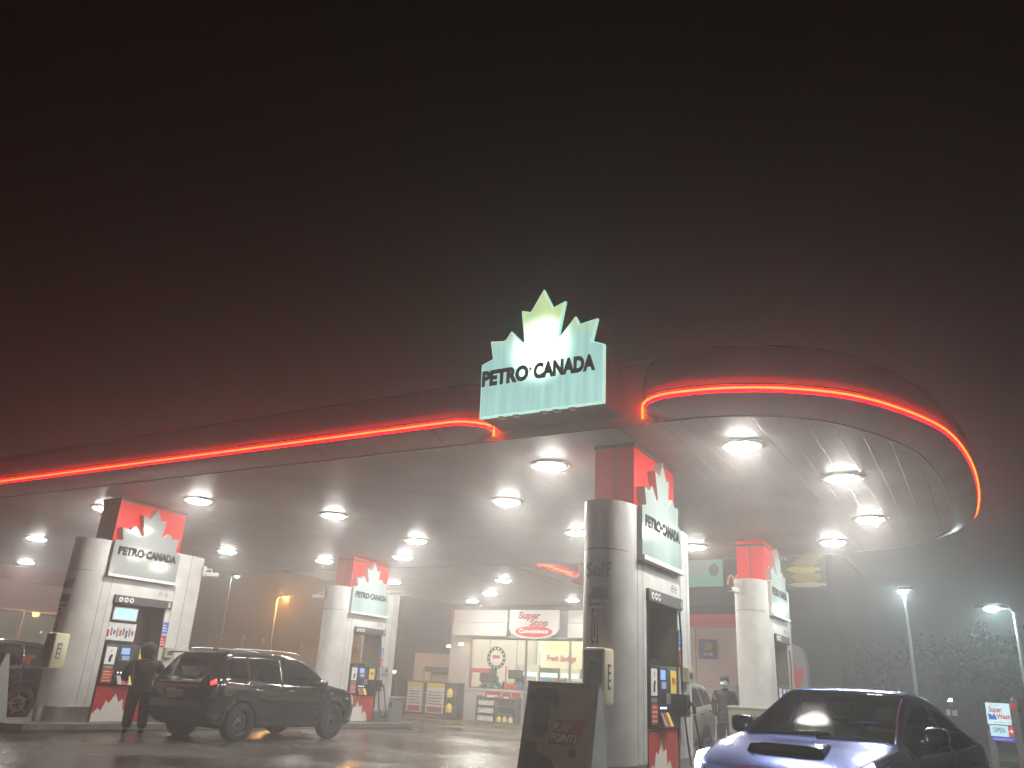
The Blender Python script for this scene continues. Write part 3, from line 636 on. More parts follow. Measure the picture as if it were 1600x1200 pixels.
# sandwich boards
def board(cx, y, label, full=True):
    z0 = .15+gz(y); w = .47; H = 1.38-.15; t = thing('sandwich_board', label, 'sandwich board', (cx, y, z0), 0, 'sandwich boards on the pump islands')
    D = .30
    b = MB(); b.add([(-w, -D, 0), (w, -D, 0), (w, -.04, H), (-w, -.04, H), (-w, D, 0), (w, D, 0), (w, .04, H), (-w, .04, H)],
                    [(0, 1, 2, 3), (5, 4, 7, 6), (1, 5, 6, 2), (4, 0, 3, 7), (3, 2, 6, 7), (1, 0, 4, 5)]); b.build('shell', M['boardgrey'], t, bevel=.008)
    b = MB(); b.box(-w-.01, w+.01, -.05, .05, H-.005, H+.012); b.build('top_strip', M['grey'], t)
    k = (D-.04)/H
    def fr(u, v, d): return (u, -D+k*v-d-.004, v)
    b = MB(); P = [(-w+.03, .06), (w-.03, .06), (w-.03, H-.03), (-w+.03, H-.03)]
    b.prism(P, 0, .003, fr); ps = b.build('poster', M['posterdark'], t)
    if full:
        def shp(name, P, m_, d=.006):
            q = MB(); q.prism(P, d-.002, d, fr); return q.build(name, m_, ps)
        # person in a cap drinking, in dark brown tones
        shp('printed_head', [(-.23+.125*math.cos(a*.349)*(1-.12*math.sin(a*.349)), H-.31+.19*math.sin(a*.349)) for a in range(18)], M['pd1'])
        shp('printed_cap', [(-.42, H-.17), (-.40, H-.11), (-.33, H-.07), (-.22, H-.055), (-.11, H-.06), (-.04, H-.11), (-.01, H-.19), (-.03, H-.27), (-.08, H-.30), (-.10, H-.22), (-.22, H-.20), (-.34, H-.21), (-.40, H-.22)], M['pd2'])
        shp('printed_chin', [(-.31, H-.42), (-.28, H-.455), (-.22, H-.46), (-.16, H-.45), (-.13, H-.41), (-.12, H-.52), (-.16, H-.59), (-.24, H-.61), (-.31, H-.56), (-.34, H-.49)], M['pd2'], .0065)
        shp('printed_hand', [(-.42, H-.74), (-.40, H-.64), (-.26, H-.66), (-.22, H-.76), (-.05, H-.80), (.02, H-.92), (.04, H-1.02), (-.42, H-1.02)], M['pd1'])
        shp('printed_panel', [(-.44, .06), (.38, .06), (.38, .20), (-.44, .20)], M['pd2'], .008)
        shp('red_banner', [(-.10, H-.66), (.26, H-.66), (.36, H-.40), (-.02, H-.40)], M['pdred'], .0085)
        text('PUMP', .085, M['pdcream'], ps, lambda u, v, d: fr(.065+u, H-.52+v, d+.009), bold=.035, shear=.2, width=.235)
        text('UP THE', .028, M['pdcream'], ps, lambda u, v, d: fr(.245+u, H-.48+v, d+.009), bold=.0, shear=.2, width=.09)
        text('POINTS', .085, M['pdcream'], ps, lambda u, v, d: fr(.10+u, H-.63+v, d+.009), bold=.035, shear=.2, width=.34)
        shp('seal', [(.22+.05*math.cos(a*.5236), H-.74+.05*math.sin(a*.5236)) for a in range(12)], M['pd1'], .009)
        text('Thousands of prizes.', .04, M['pdcream'], ps, lambda u, v, d: fr(-.41+u, .145+v, d+.009), align='LEFT', width=.46)
        text('Millions of Petro-Points.', .04, M['pdcream'], ps, lambda u, v, d: fr(-.41+u, .085+v, d+.009), align='LEFT', width=.54)
M['boardgrey'] = mat('board_grey', (.32, .34, .35), .5, noise=.1); M['posterdark'] = mat('poster_brown', (.55, .38, .24), .4, noise=.15)
M['pd1'] = mat('print_brown', (.20, .13, .10), .5); M['pd2'] = mat('print_dark', (.10, .055, .05), .5); M['pdred'] = mat('print_red', (.55, .03, .03), .5); M['pdcream'] = mat('print_cream', (.80, .74, .66), .6)
board(-4.50, 9.20, 'dark sandwich board reading PUMP UP THE POINTS before the largest column')
board(-17.05, 9.32, 'plain grey side of a sandwich board cut by the picture edge', False)

# ------------------------------------------------------------------ cars
def interp(keys, x):
    if x <= keys[0][0]: return keys[0][1]
    for i in range(len(keys)-1):
        a, b = keys[i], keys[i+1]
        if x <= b[0]:
            t = (x-a[0])/(b[0]-a[0])
            m0 = (b[1]-keys[i-1][1])/(b[0]-keys[i-1][0]) if i > 0 else (b[1]-a[1])/(b[0]-a[0])
            m1 = (keys[i+2][1]-a[1])/(keys[i+2][0]-a[0]) if i+2 < len(keys) else (b[1]-a[1])/(b[0]-a[0])
            s = (b[1]-a[1])/(b[0]-a[0])
            if (b[1]-a[1]) == 0: m0 = m1 = 0
            else:
                m0 = max(0, min(3, m0/s))*s; m1 = max(0, min(3, m1/s))*s
            h = b[0]-a[0]
            return (2*t**3-3*t*t+1)*a[1]+(t**3-2*t*t+t)*h*m0+(-2*t**3+3*t*t)*b[1]+(t**3-t*t)*h*m1
    return keys[-1][1]

def car(name, label, cat, loc, rz, S):
    t = thing(name, label, cat, loc, rz)
    L = S['L']/2; W = S['W']
    xs = sorted(set([round(-L+2*L*i/84, 4) for i in range(85)]+[round(x+d, 4) for x in S['doors'] for d in (-.006, .006)]+[round(x, 4) for a in S['side'] for x in a[:2]]))
    xs = [x for i, x in enumerate(xs) if i == 0 or x-xs[i-1] > .003]
    NL, NG = 9, 5
    def section(x):
        zb, zbelt, zt = interp(S['zb'], x), interp(S['belt'], x), interp(S['top'], x)
        w, wt = W*interp(S['plan'], x), W*interp(S['plan'], x)*interp(S['tumble'], x)
        zt = max(zt, zbelt+.03); P = [(0, zb), (.8*w, zb)]
        for k in range(NL+1):
            q = k/NL; z = zb+.05+(zbelt-zb-.05)*q
            ww = w*(.93+.07*math.sin(min(1, q*1.5)*math.pi/2) - .055*max(0, q-.62)**2/.14)
            P.append((ww, z))
        ze = zt-min(.07, (zt-zbelt)*.35); wb = P[-1][0]
        for k in range(1, NG+1):
            q = k/NG; P.append((wb-.012+(wt-wb+.012)*(q**1.15), zbelt+(ze-zbelt)*q))
        for f, h in ((.965, .45), (.90, .72), (.75, .90), (.5, .975), (.25, 1.0), (0, 1.0)): P.append((wt*f, ze+(zt-ze)*h))
        return P
    wr = S['wr']; RA = wr+.055; sec = [section(x) for x in xs]; n = len(sec[0]); verts = {}; V = []; inside = {}
    for side in (1, -1):
        for i, x in enumerate(xs):
            for j, (y, z) in enumerate(sec[i]):
                X, Z = x, z
                if 1 <= j <= NL+1:
                    for xw in S['wheels']:
                        dx, dz = X-xw, Z-wr
                        if dx*dx+dz*dz < RA*RA:
                            if dz > 0: r = math.hypot(dx, dz) or 1e-6; X, Z = xw+dx/r*RA, wr+dz/r*RA
                            else: X = xw+math.copysign(math.sqrt(max(0, RA*RA-dz*dz)), dx or 1)
                V.append((X, side*y, Z)); verts[(side, i, j)] = len(V)-1
    nl = {}
    def put(key, mt, f): nl.setdefault(key, [mt, []])[1].append(f)
    rf0, rf1, wf0, wf1 = S['roof']       # rear glass from rf0 to rf1, windscreen wf0 to wf1
    for side in (1, -1):
        for i in range(len(xs)-1):
            xm = (xs[i]+xs[i+1])/2
            for j in range(n-1):
                zm = (sec[i][j][1]+sec[i+1][j+1][1])/2; ym = (sec[i][j][0]+sec[i+1][j+1][0])/2
                if 1 <= j <= NL+1 and any((xm-xw)**2+(zm-wr)**2 < RA*RA for xw in S['wheels']): continue
                f = (verts[(side, i, j)], verts[(side, i+1, j)], verts[(side, i+1, j+1)], verts[(side, i, j+1)])
                key, mt = 'body', S['paint']
                G0 = NL+2
                if j in range(G0, G0+NG):
                    for k, (a, b_, q0) in enumerate(S['side']):
                        if a-.001 <= xm <= b_+.001 and G0 <= j <= G0+NG-2+q0: key, mt = ('side_window', side, k), M['carglass'] if not S.get('clear') else M['windscreen']
                if j >= G0+NG and rf0 < xm < rf1 and ym < .93*sec[i][G0+NG][0]: key, mt = 'rear_window', M['carglass']
                if j >= G0+NG-1 and wf0 < xm < wf1 and ym < .97*sec[i][G0+NG][0]: key, mt = 'windscreen', M['windscreen'] if S.get('clear') else M['carglass']
                if key == 'body' and 2 <= j <= NL and any(abs(xm-d) < .005 for d in S['doors']): key, mt = 'door_seam', M['blackm']
                if key == 'body' and j <= NL+1:
                    if zm < S['clad'] : key, mt = 'cladding', M['clad']
                    elif S.get('arches') and any((xm-xw)**2+(zm-wr)**2 < (RA+.09)**2 for xw in S['wheels']) and 2 <= j: key, mt = 'cladding', M['clad']
                    for (nm, x0, x1, z0, z1, y0, mm) in S['lamps']:
                        if x0 <= xm <= x1 and z0 <= zm <= z1 and ym > y0*W: key, mt = (nm, side), mm
                put(key, mt, f)
    # end faces
    for i, s in ((0, -1), (len(xs)-1, 1)):
        for j in range(n-1):
            zm = (sec[i][j][1]+sec[i][j+1][1])/2; key, mt = 'body', S['paint']
            if zm < S['clad']+.12: key, mt = 'cladding', M['clad']
            if s == 1 and S['grille'][0] < zm < S['grille'][1]: key, mt = 'grille', M['blackm']
            put(key, mt, (verts[(1, i, j)], verts[(-1, i, j)], verts[(-1, i, j+1)], verts[(1, i, j+1)]))
    for key, (mt, fs) in nl.items():
        nm = key if isinstance(key, str) else key[0]
        used = sorted({v for f in fs for v in f}); mp = {v: k for k, v in enumerate(used)}
        mb = MB(); mb.add([V[v] for v in used], [tuple(mp[v] for v in f) for f in fs])
        me = mb.build(nm, mt, t)
        bb = bmesh.new(); bb.from_mesh(me.data); bmesh.ops.remove_doubles(bb, verts=bb.verts, dist=.0008); bmesh.ops.recalc_face_normals(bb, faces=bb.faces); bb.to_mesh(me.data); bb.free()
        me.data.polygons.foreach_set('use_smooth', [True]*len(me.data.polygons)); me.data.set_sharp_from_angle(angle=R(38))
        if nm == 'body':
            so = me.modifiers.new('thickness', 'SOLIDIFY'); so.thickness = .012; so.offset = -1
    # interior
    zs = S['seat']; b = MB(); b.rbox(S['cab'][0], S['cab'][1], -.80*W, .80*W, .30, zs-.12, .05)
    b.rbox(S['cab'][1]-.1, S['cab'][1]+.25, -.82*W, .82*W, .5, zs+.22, .06)
    for yy in (-.38, .38):
        for xx in S['seats']:
            b.rbox(xx-.08, xx+.07, yy-.24, yy+.24, zs-.15, zs+.42, .05); b.rbox(xx-.09, xx+.02, yy-.13, yy+.13, zs+.44, zs+.62, .04)
    b.build('interior', M['interior'], t)
    # wheels
    for xw in S['wheels']:
        for s in (1, -1):
            q = MB(); q.lathe([(wr-.03, -.11), (wr, -.085), (wr, .085), (wr-.03, .11), (wr*.66, .115), (wr*.64, .10), (wr*.64, -.10), (wr*.66, -.115), (wr-.03, -.11)], (xw, s*(S['track']), wr), 'y', 32, cap=False)
            ty = q.build('wheel', M['rubber'], t, smooth=40)
            q = MB(); q.lathe([(wr*.64, s*.10), (wr*.60, s*.095), (wr*.58, s*.03), (wr*.2, s*.05), (.03, s*.075)], (xw, s*S['track'], wr), 'y', 32, cap=False)
            rm = q.build('rim', M['blackm'] if S['spokes'] else M['dgrey'], ty, smooth=40)
            q = MB(); y0_ = s*S['track']+s*.075
            for k in range(S['spokes'] or 10):
                a = 6.2832*k/(S['spokes'] or 10); a1 = a+(.20 if S['spokes'] else .12)
                r0_, r1_ = (.05, wr*.62) if S['spokes'] else (wr*.34, wr*.44)
                q.add([(xw+r_*math.cos(aa), y0_+s*dd, wr+r_*math.sin(aa)) for r_, aa, dd in ((r0_, a-.1, .01), (r0_, a1+.1, .01), (r1_, a1, .012), (r1_, a, .012))]+
                      [(xw+r_*math.cos(aa), y0_-s*.03, wr+r_*math.sin(aa)) for r_, aa in ((r0_, a-.1), (r0_, a1+.1), (r1_, a1), (r1_, a))], [(0, 1, 2, 3), (4, 7, 6, 5), (0, 4, 5, 1), (1, 5, 6, 2), (2, 6, 7, 3), (3, 7, 4, 0)])
            q.lathe([(wr*.46, s*.02), (wr*.46, s*.03), (wr*.32, s*.03), (wr*.32, s*.02)], (xw, s*S['track']+s*.03, wr), 'y', 24, cap=False)
            q.build('spokes', M['rimsilver'] if S['spokes'] else M['rim'], ty)
            q = MB(); q.lathe([(RA+.01, -.12), (RA+.01, .10)], (xw, s*(S['track']-.02), wr), 'y', 24); q.build('wheel_well', M['blackm'], t) if False else None
    # mirrors, handles
    for s in (1, -1):
        q = MB(); mx_, mz = S['mirror']; q.rbox(mx_-.09, mx_+.10, s*W*.93 if s > 0 else -W*.93-.20, s*W*.93+.20 if s > 0 else -W*.93, mz-.08, mz+.09, .05)
        mr = q.build('mirror', S['mirmat'], t, smooth=60)
        q = MB(); q.tube([(mx_+.02, s*W*.90, mz-.06), (mx_+.02, s*W*1.04, mz-.02)], .03, 8); q.build('mirror_arm', M['black'], mr)
        for hx, hz in S['handles']:
            q = MB(); q.rbox(hx-.09, hx+.09, s*W*.985-.03, s*W*.985+.03, hz-.015, hz+.018, .01); q.build('door_handle', S['hmat'], t)
    return t

SUV = dict(L=4.6, W=.93, zb=[(-2.3, .46), (-2.1, .33), (-1.7, .25), (1.7, .25), (2.15, .30), (2.3, .40)],
           belt=[(-2.3, .92), (-2.22, 1.10), (-1.9, 1.20), (-.6, 1.13), (.9, 1.08), (1.2, 1.06), (1.9, .97), (2.2, .86), (2.3, .70)],
           top=[(-2.3, 1.02), (-2.24, 1.18), (-2.0, 1.46), (-1.80, 1.645), (-1.4, 1.69), (-.6, 1.71), (.1, 1.685), (.45, 1.62), (.8, 1.45), (1.2, 1.16), (1.35, 1.11), (1.9, 1.03), (2.2, .92), (2.3, .74)],
           plan=[(-2.3, .80), (-2.2, .92), (-1.9, 1.0), (1.7, 1.0), (2.1, .90), (2.3, .72)], tumble=[(-2.3, .86), (-1.8, .74), (.4, .74), (1.15, .84), (1.35, .90), (2.3, .86)],
           side=[(-1.78, -1.28, 0), (-1.22, -.36, 0), (-.28, 1.02, 0)], roof=(-2.25, -1.93, .40, 1.17), doors=[-1.25, -.32, .95], wheels=(-1.35, 1.36), wr=.365, track=.80, clad=.42, arches=True,
           lamps=[('taillight', -2.24, -2.09, 1.06, 1.13, .55, M['tail_lit']), ('headlight', 2.0, 2.31, .76, .92, .35, M['head_off'])], grille=(.55, .8), paint=M['suv_paint'],
           seat=.85, cab=(-1.7, .9), seats=(-.95, .05), mirror=(.82, 1.13), mirmat=M['suv_paint'], handles=[(-.98, .98), (-.08, .98)], hmat=M['chrome'], spokes=0)
rav = car('black_suv', 'black sport utility car with left rear tyre by the person at the pump', 'car', (-14.08, 13.66, gz(13.6)-.01), R(90), SUV)
rav['label'] = 'black muddy sport utility car parked between the left pump columns'
b = MB(); b.add([(-2.08, -.66, 1.655), (-2.08, .66, 1.655), (-1.72, .68, 1.70), (-1.72, -.68, 1.70), (-2.10, -.66, 1.625), (-2.10, .66, 1.625), (-1.72, .68, 1.66), (-1.72, -.68, 1.66)], [(0, 1, 2, 3), (4, 7, 6, 5), (0, 4, 5, 1), (1, 5, 6, 2), (2, 6, 7, 3), (3, 7, 4, 0)]); b.build('spoiler', M['suv_paint'], rav, bevel=.01)
for s in (1, -1):
    b = MB(); b.tube(catmull([(-1.6, s*.62, 1.69), (-1.5, s*.625, 1.745), (-.6, s*.63, 1.765), (.2, s*.62, 1.745), (.38, s*.615, 1.66)], 5), .016, 8); b.build('roof_rail', M['chrome'] if False else M['rimsilver'], rav, smooth=60)
b = MB(); b.rbox(-1.55, -1.42, -.03, .03, 1.70, 1.76, .015); b.build('aerial', M['black'], rav)
b = MB(); b.rbox(-2.335, -2.30, -.24, .24, .80, .93, .008); pl = b.build('licence_plate', M['plate'], rav)
b = MB(); b.box(-2.32, -2.28, -.62, .62, 1.00, 1.03); b.build('tail_strip', M['tail'], rav)
b = MB(); b.rbox(-2.33, -2.15, -.72, .72, .48, .62, .03); b.build('rear_bumper', M['clad'], rav)
b = MB(); b.tube([(-2.24, -.35, 1.20), (-2.22, 0, 1.21), (-2.21, .25, 1.24)], .010, 6); b.build('rear_wiper', M['black'], rav)

SED = dict(L=4.6, W=.90, zb=[(-2.3, .40), (-2.1, .25), (2.0, .20), (2.3, .24)],
           belt=[(-2.3, .82), (-2.2, .97), (-1.5, .99), (-.3, .95), (1.0, .93), (1.5, .90), (2.0, .79), (2.2, .70), (2.3, .55)],
           top=[(-2.3, .90), (-2.22, 1.06), (-1.75, 1.11), (-1.5, 1.17), (-1.0, 1.36), (-.45, 1.46), (0, 1.48), (.3, 1.445), (.5, 1.362), (.7, 1.266), (.95, 1.142), (1.16, 1.033), (1.26, 1.005), (1.8, .90), (2.15, .77), (2.3, .60)],
           plan=[(-2.3, .70), (-2.1, .84), (-1.5, .95), (-.6, 1.0), (1.25, 1.0), (1.8, .92), (2.1, .80), (2.3, .58)], tumble=[(-2.3, .88), (-1.6, .80), (-1.0, .68), (.3, .67), (1.1, .82), (1.3, .90), (2.3, .88)],
           side=[(-1.40, -1.12, 0), (-1.06, -.26, 0), (-.18, 1.0, 0)], roof=(-1.62, -1.0, .26, 1.17), doors=[-1.1, -.22, .98], wheels=(-1.33, 1.32), wr=.33, track=.78, clad=.24,
           lamps=[('taillight', -2.31, -1.95, .86, .98, .45, M['tail_lit2'] if 'tail_lit2' in M else M['tail']), ('headlight', 1.62, 2.31, .60, .90, .56, M['head_off'])], grille=(.35, .58), paint=M['blue_paint'],
           seat=.72, cab=(-1.2, .8), seats=(-.75, .1), mirror=(.62, 1.08), mirmat=M['darkblue'], handles=[(-.95, .82), (-.05, .82)], hmat=M['blue_paint'], spokes=5, clear=True)
HD = math.atan2(-.98, -.19)
wrx = car('blue_sedan', 'blue sedan with a hood scoop and lit headlamp facing the viewer', 'car', (-1.32, 9.55, 0), HD, SED)
for s in (1, -1):
    HP = [(1.72, .70), (1.90, .79), (2.08, .72), (2.22, .58), (2.25, .44), (2.12, .46), (1.95, .56)]
    b = MB(); n_ = len(HP); b.add([(x, s*y, .60) for x, y in HP]+[(x, s*y, interp(SED['top'], x)-.012) for x, y in HP], [tuple(range(n_))[::-1], tuple(range(n_, 2*n_))]+[(i, (i+1) % n_, n_+(i+1) % n_, n_+i) for i in range(n_)])
    b.build('headlight', M['head_lit'], wrx, bevel=.01)
# hood scoop
b = MB(); P0 = [(.62, -.33), (.62, .33)]
sv = [(.98+.06, y, .0) for y in ()]
prof = []
for (x, w_, h) in ((1.30, .20, .008), (1.45, .29, .035), (1.68, .34, .07), (1.80, .35, .085)):
    zb_ = interp(SED['top'], x)-.006
    prof.append([(x, -w_, zb_), (x, -w_*.9, zb_+h*.8), (x, -w_*.6, zb_+h), (x, w_*.6, zb_+h), (x, w_*.9, zb_+h*.8), (x, w_, zb_)])
vv = [p for r_ in prof for p in r_]
b.add(vv, [(i*6+j, i*6+j+1, (i+1)*6+j+1, (i+1)*6+j) for i in range(3) for j in range(5)]); b.build('hood_scoop', M['blue_paint'], wrx, smooth=50)
b = MB(); b.add([(x-.05, y*.97, z-.004) for x, y, z in prof[3]], [(0, 1, 2, 3, 4, 5)]); b.build('scoop_opening', M['blackm'], wrx)
b = MB(); b.tube(catmull([(1.19, -.62, 1.02), (1.15, -.35, 1.045), (1.12, 0, 1.065), (1.10, .15, 1.07)], 4), .011, 6); b.build('wiper', M['black'], wrx)
b = MB(); b.tube(catmull([(1.19, .05, 1.03), (1.14, .35, 1.055), (1.13, .66, 1.03)], 4), .011, 6); b.build('wiper', M['black'], wrx)
b = MB(); b.add([(-.62, -.36, 1.449), (-.62, .36, 1.449), (.02, .36, 1.487), (.02, -.36, 1.487)], [(0, 1, 2, 3)])
b.build('windscreen_shade', M['interior'], wrx) if False else None
b = MB(); b.lathe([(.19, -.012), (.2, 0), (.19, .012)], (.52, .36, .98), 'x', 20); b.build('steering_wheel', M['black'], wrx) if False else None

VAN = dict(SUV); VAN.update(L=4.7, W=.92, paint=M['silver_paint'], arches=False, clad=.36, wr=.34,
           top=[(-2.35, 1.02), (-2.28, 1.25), (-2.1, 1.52), (-1.9, 1.66), (-1.4, 1.70), (-.4, 1.71), (.4, 1.64), (.8, 1.46), (1.2, 1.16), (1.35, 1.11), (1.9, 1.0), (2.25, .88), (2.35, .7)],
           plan=[(-2.35, .82), (-2.2, .94), (-1.9, 1.0), (1.7, 1.0), (2.1, .9), (2.35, .72)],
           lamps=[('taillight', -2.36, -2.10, .95, 1.35, .5, M['tail']), ('headlight', 2.05, 2.36, .74, .90, .35, M['head_off'])], spokes=5, side=[(-2.0, -1.28, 0), (-1.22, -.36, 0), (-.28, 1.02, 0)])
VAN['zb'] = [(-2.35, .42), (-2.1, .30), (-1.7, .25), (1.7, .25), (2.2, .28), (2.35, .36)]
van = car('beige_minivan', 'beige minivan refuelling behind the largest pump column', 'car', (-7.05, 19.05, gz(19)), R(-90), VAN)
b = MB(); b.lathe([(.075, 0), (.075, .015), (.02, .018)], (-1.75, .925, 1.0), 'y', 20); b.build('fuel_filler_flap', M['silver_paint'], van)
V2 = dict(SUV); V2.update(paint=M['dark_paint'], arches=False, spokes=5)
car('dark_hatchback', 'dark car with only its windscreen showing above the sandwich board', 'car', (-10.35, 25.9, gz(26)), R(180), V2)
V3 = dict(SUV); V3.update(spokes=5, paint=M['dark_paint'], arches=False, lamps=[('taillight', -2.31, -2.0, .95, 1.20, .5, M['tail_lit']), ('headlight', 2.0, 2.31, .76, .92, .35, M['head_off'])])
car('dark_suv', 'dark sport utility car with lit tail lamp at the left picture edge', 'car', (-19.75, 9.75, gz(10)), R(-90), V3)
# hose from the rear right pump into the minivan
b = MB(); b.tube(catmull([(-5.0, 20.3, 1.7), (-5.2, 20.4, 1.2), (-5.6, 20.6, .85), (-5.95, 20.65, .90), (-6.22, 20.65, 1.0)], 6), .018, 8)
tag(b.build('fuel_hose', M['black'], smooth=60), 'black fuel hose hanging from the pump to the minivan filler', 'hose')

# ------------------------------------------------------------------ people
def skinned(name, chain, edges, mt, parent, sub=2):
    me = bpy.data.meshes.new(name); me.from_pydata([c_[0] for c_ in chain], edges, []); o = bpy.data.objects.new(name, me); col.objects.link(o)
    sk = o.modifiers.new('skin', 'SKIN'); sk.use_smooth_shade = True; sk.branch_smoothing = .3
    sv = me.skin_vertices[0].data
    for i, c_ in enumerate(chain): sv[i].radius = c_[1] if isinstance(c_[1], tuple) else (c_[1], c_[1]); sv[i].use_root = (i == 0)
    su = o.modifiers.new('sub', 'SUBSURF'); su.levels = sub; su.render_levels = sub
    bpy.context.view_layer.update()
    m2 = bpy.data.meshes.new_from_object(o.evaluated_get(bpy.context.evaluated_depsgraph_get()))
    bpy.data.objects.remove(o); m2.materials.clear(); m2.materials.append(mt); m2.polygons.foreach_set('use_smooth', [True]*len(m2.polygons))
    o = bpy.data.objects.new(name, m2); col.objects.link(o)
    if parent: o.parent = parent
    return o
def hand(px, s, d=(0, 0, -1), f=(1, 0, 0)):
    """palm, four bent fingers and a thumb as chain pieces; returns verts, edges starting at the wrist"""
    d = Vector(d).normalized(); f = Vector(f).normalized(); a = d.cross(f)
    W_ = Vector(px); vs = [(W_+d*.05, (.018, .036))]; es = []
    for k in range(4):
        o = W_+d*.085+f*(.030-.020*k); L_ = (.036, .040, .038, .030)[k]; i0 = len(vs)
        vs += [(o, .0095), (o+d*L_+a*s*.006, .009), (o+d*(L_*1.75)+a*s*.026, .008)]; es += [(0, i0), (i0, i0+1), (i0+1, i0+2)]
    i0 = len(vs); o = W_+d*.03+f*.03
    vs += [(o+f*.015, .011), (o+f*.03+d*.035, .0095), (o+f*.028+d*.06+a*s*.012, .008)]; es += [(0, i0), (i0, i0+1), (i0+1, i0+2)]
    return vs, es
def person(label, loc, rz, H, arms, jacket, legs, hooded=False, mask=False):
    """front is +x, left is +y"""
    t = thing('person', label, 'person', loc, rz); k = H/1.75
    S_ = lambda *p: Vector(p)*k
    J = [(S_(0, 0, .95), (.15*k, .12*k)), (S_(0, 0, 1.15), (.145*k, .11*k)), (S_(0, 0, 1.36), (.17*k, .115*k)), (S_(.0, 0, 1.46), (.075*k, .07*k)), (S_(.015, 0, 1.53), .056*k), (S_(.03, 0, 1.60), (.078*k, .088*k)), (S_(.025, 0, 1.68), (.078*k, .092*k))]
    E_ = [(0, 1), (1, 2), (2, 3), (3, 4), (4, 5), (5, 6)]
    for s, (hip, kn, an, toe) in ((1, legs[0]), (-1, legs[1])):
        i = len(J); J += [(S_(0, s*.09, .90), .095*k), (S_(*kn), .062*k), (S_(*an), .042*k), (S_(*toe), (.035*k, .045*k))]; E_ += [(0, i), (i, i+1), (i+1, i+2), (i+2, i+3)]
    for s, (sh, el, wr_) in ((1, arms[0]), (-1, arms[1])):
        i = len(J); J += [(S_(*sh), .06*k), (S_(*el), .045*k), (S_(*wr_), .030*k)]; E_ += [(2, i), (i, i+1), (i+1, i+2)]
        d_ = (S_(*wr_)-S_(*el)); hv, he = hand(S_(*wr_), s, d_, (1, 0, 0) if abs(d_.normalized().x) < .7 else (0, 0, 1)); n0 = len(J); J += hv; E_ += [(i+2, n0)]+[(a+n0, b_+n0) for a, b_ in he]
    skinned('body', J, E_, M['skin'], t)
    # jacket
    J2 = [(S_(0, 0, .92), (.22*k, .17*k)), (S_(0, 0, 1.12), (.20*k, .16*k)), (S_(0, 0, 1.32), (.22*k, .155*k)), (S_(0, 0, 1.45), (.13*k, .10*k)), (S_(.0, 0, 1.50), (.08*k, .08*k)), (S_(0, 0, .80), (.225*k, .175*k))]
    E2 = [(0, 1), (1, 2), (2, 3), (3, 4), (0, 5)]
    for s, (sh, el, wr_) in ((1, arms[0]), (-1, arms[1])):
        i = len(J2); J2 += [(S_(sh[0], sh[1]*.98, sh[2]), .085*k), (S_(*el), .068*k), (S_(*wr_), .052*k)]; E2 += [(2, i), (i, i+1), (i+1, i+2)]
    skinned('jacket', J2, E2, jacket, t)
    J3 = [(S_(0, 0, .93), (.155*k, .13*k))]; E3 = []
    for s, (hip, kn, an, toe) in ((1, legs[0]), (-1, legs[1])):
        i = len(J3); J3 += [(S_(0, s*.095, .82), .125*k), (S_(*kn), .098*k), (S_(an[0], an[1], an[2]+.02), .082*k)]; E3 += [(0, i), (i, i+1), (i+1, i+2)]
    skinned('trousers', J3, E3, M['cloth'], t)
    for s, (hip, kn, an, toe) in ((1, legs[0]), (-1, legs[1])):
        skinned('shoe', [(S_(an[0]-.04, an[1], .055), (.055*k, .05*k)), (S_(an[0]+.06, toe[1], .05), (.052*k, .048*k)), (S_(toe[0]+.07, toe[1], .042), (.042*k, .034*k))], [(0, 1), (1, 2)], M['black'], t)
    hd = MB(); hc = S_(.02, 0, 1.655)
    if hooded:
        q = MB(); q.lathe([(.02, -.18), (.10, -.17), (.125, -.08), (.13, .02), (.115, .09), (.07, .135), (.01, .15)], (hc.x-.02, hc.y, hc.z-.015), 'z', 20); q.build('hood', jacket, t, smooth=60)
    else:
        q = MB(); q.lathe([(.085, -.03), (.098, .02), (.092, .07), (.06, .105), (.01, .115)], (hc.x-.018, hc.y, hc.z), 'z', 20); q.build('hair', M['hair'], t, smooth=60)
        for s in (1, -1):
            q = MB(); q.rbox(hc.x-.02, hc.x+.015, s*.088-.012, s*.088+.012, hc.z-.045, hc.z+.02, .008); q.build('ear', M['skin'], t)
            q = MB(); q.lathe([(.012, 0), (.010, .006), (.002, .009)], (hc.x+.078, s*.033, hc.z+.0), 'x', 10); q.build('eye', M['black'], t)
        q = MB(); q.add([(hc.x+.08, -.012, hc.z+.0), (hc.x+.08, .012, hc.z+.0), (hc.x+.108, 0, hc.z-.04), (hc.x+.08, -.018, hc.z-.045), (hc.x+.08, .018, hc.z-.045)], [(0, 1, 2), (0, 2, 3), (1, 4, 2), (3, 2, 4)]); q.build('nose', M['skin'], t)
    if mask:
        q = MB(); vv = []
        for i in range(9):
            a = -1.25+2.5*i/8
            for j, (zz, rr) in enumerate(((-.045, .094), (-.085, .104), (-.125, .088))): vv.append((hc.x-.01+rr*1.08*math.cos(a), rr*.98*math.sin(a), hc.z+zz))
        q.add(vv, [(i*3+j, (i+1)*3+j, (i+1)*3+j+1, i*3+j+1) for i in range(8) for j in range(2)]); mk = q.build('face_mask', M['mask'], t, smooth=60)
        mk.modifiers.new('thick', 'SOLIDIFY').thickness = .004
    return t
LG = (((0, .1, .9), (.02, .11, .50), (-.02, .12, .09), (.05, .13, .05)), ((0, -.1, .9), (.03, -.11, .50), (-.02, -.12, .09), (.05, -.13, .05)))
person('person in dark hooded clothes seen from behind, standing at the front left pump', (-15.22, 11.42, gz(11.4)), R(150), 1.74,
       (((0, .20, 1.38), (.02, .30, 1.10), (.22, .24, 1.02)), ((0, -.20, 1.38), (-.02, -.33, 1.12), (.12, -.40, .92))), M['cloth'], LG, hooded=True).scale = (1.15, 1.22, 1.0)
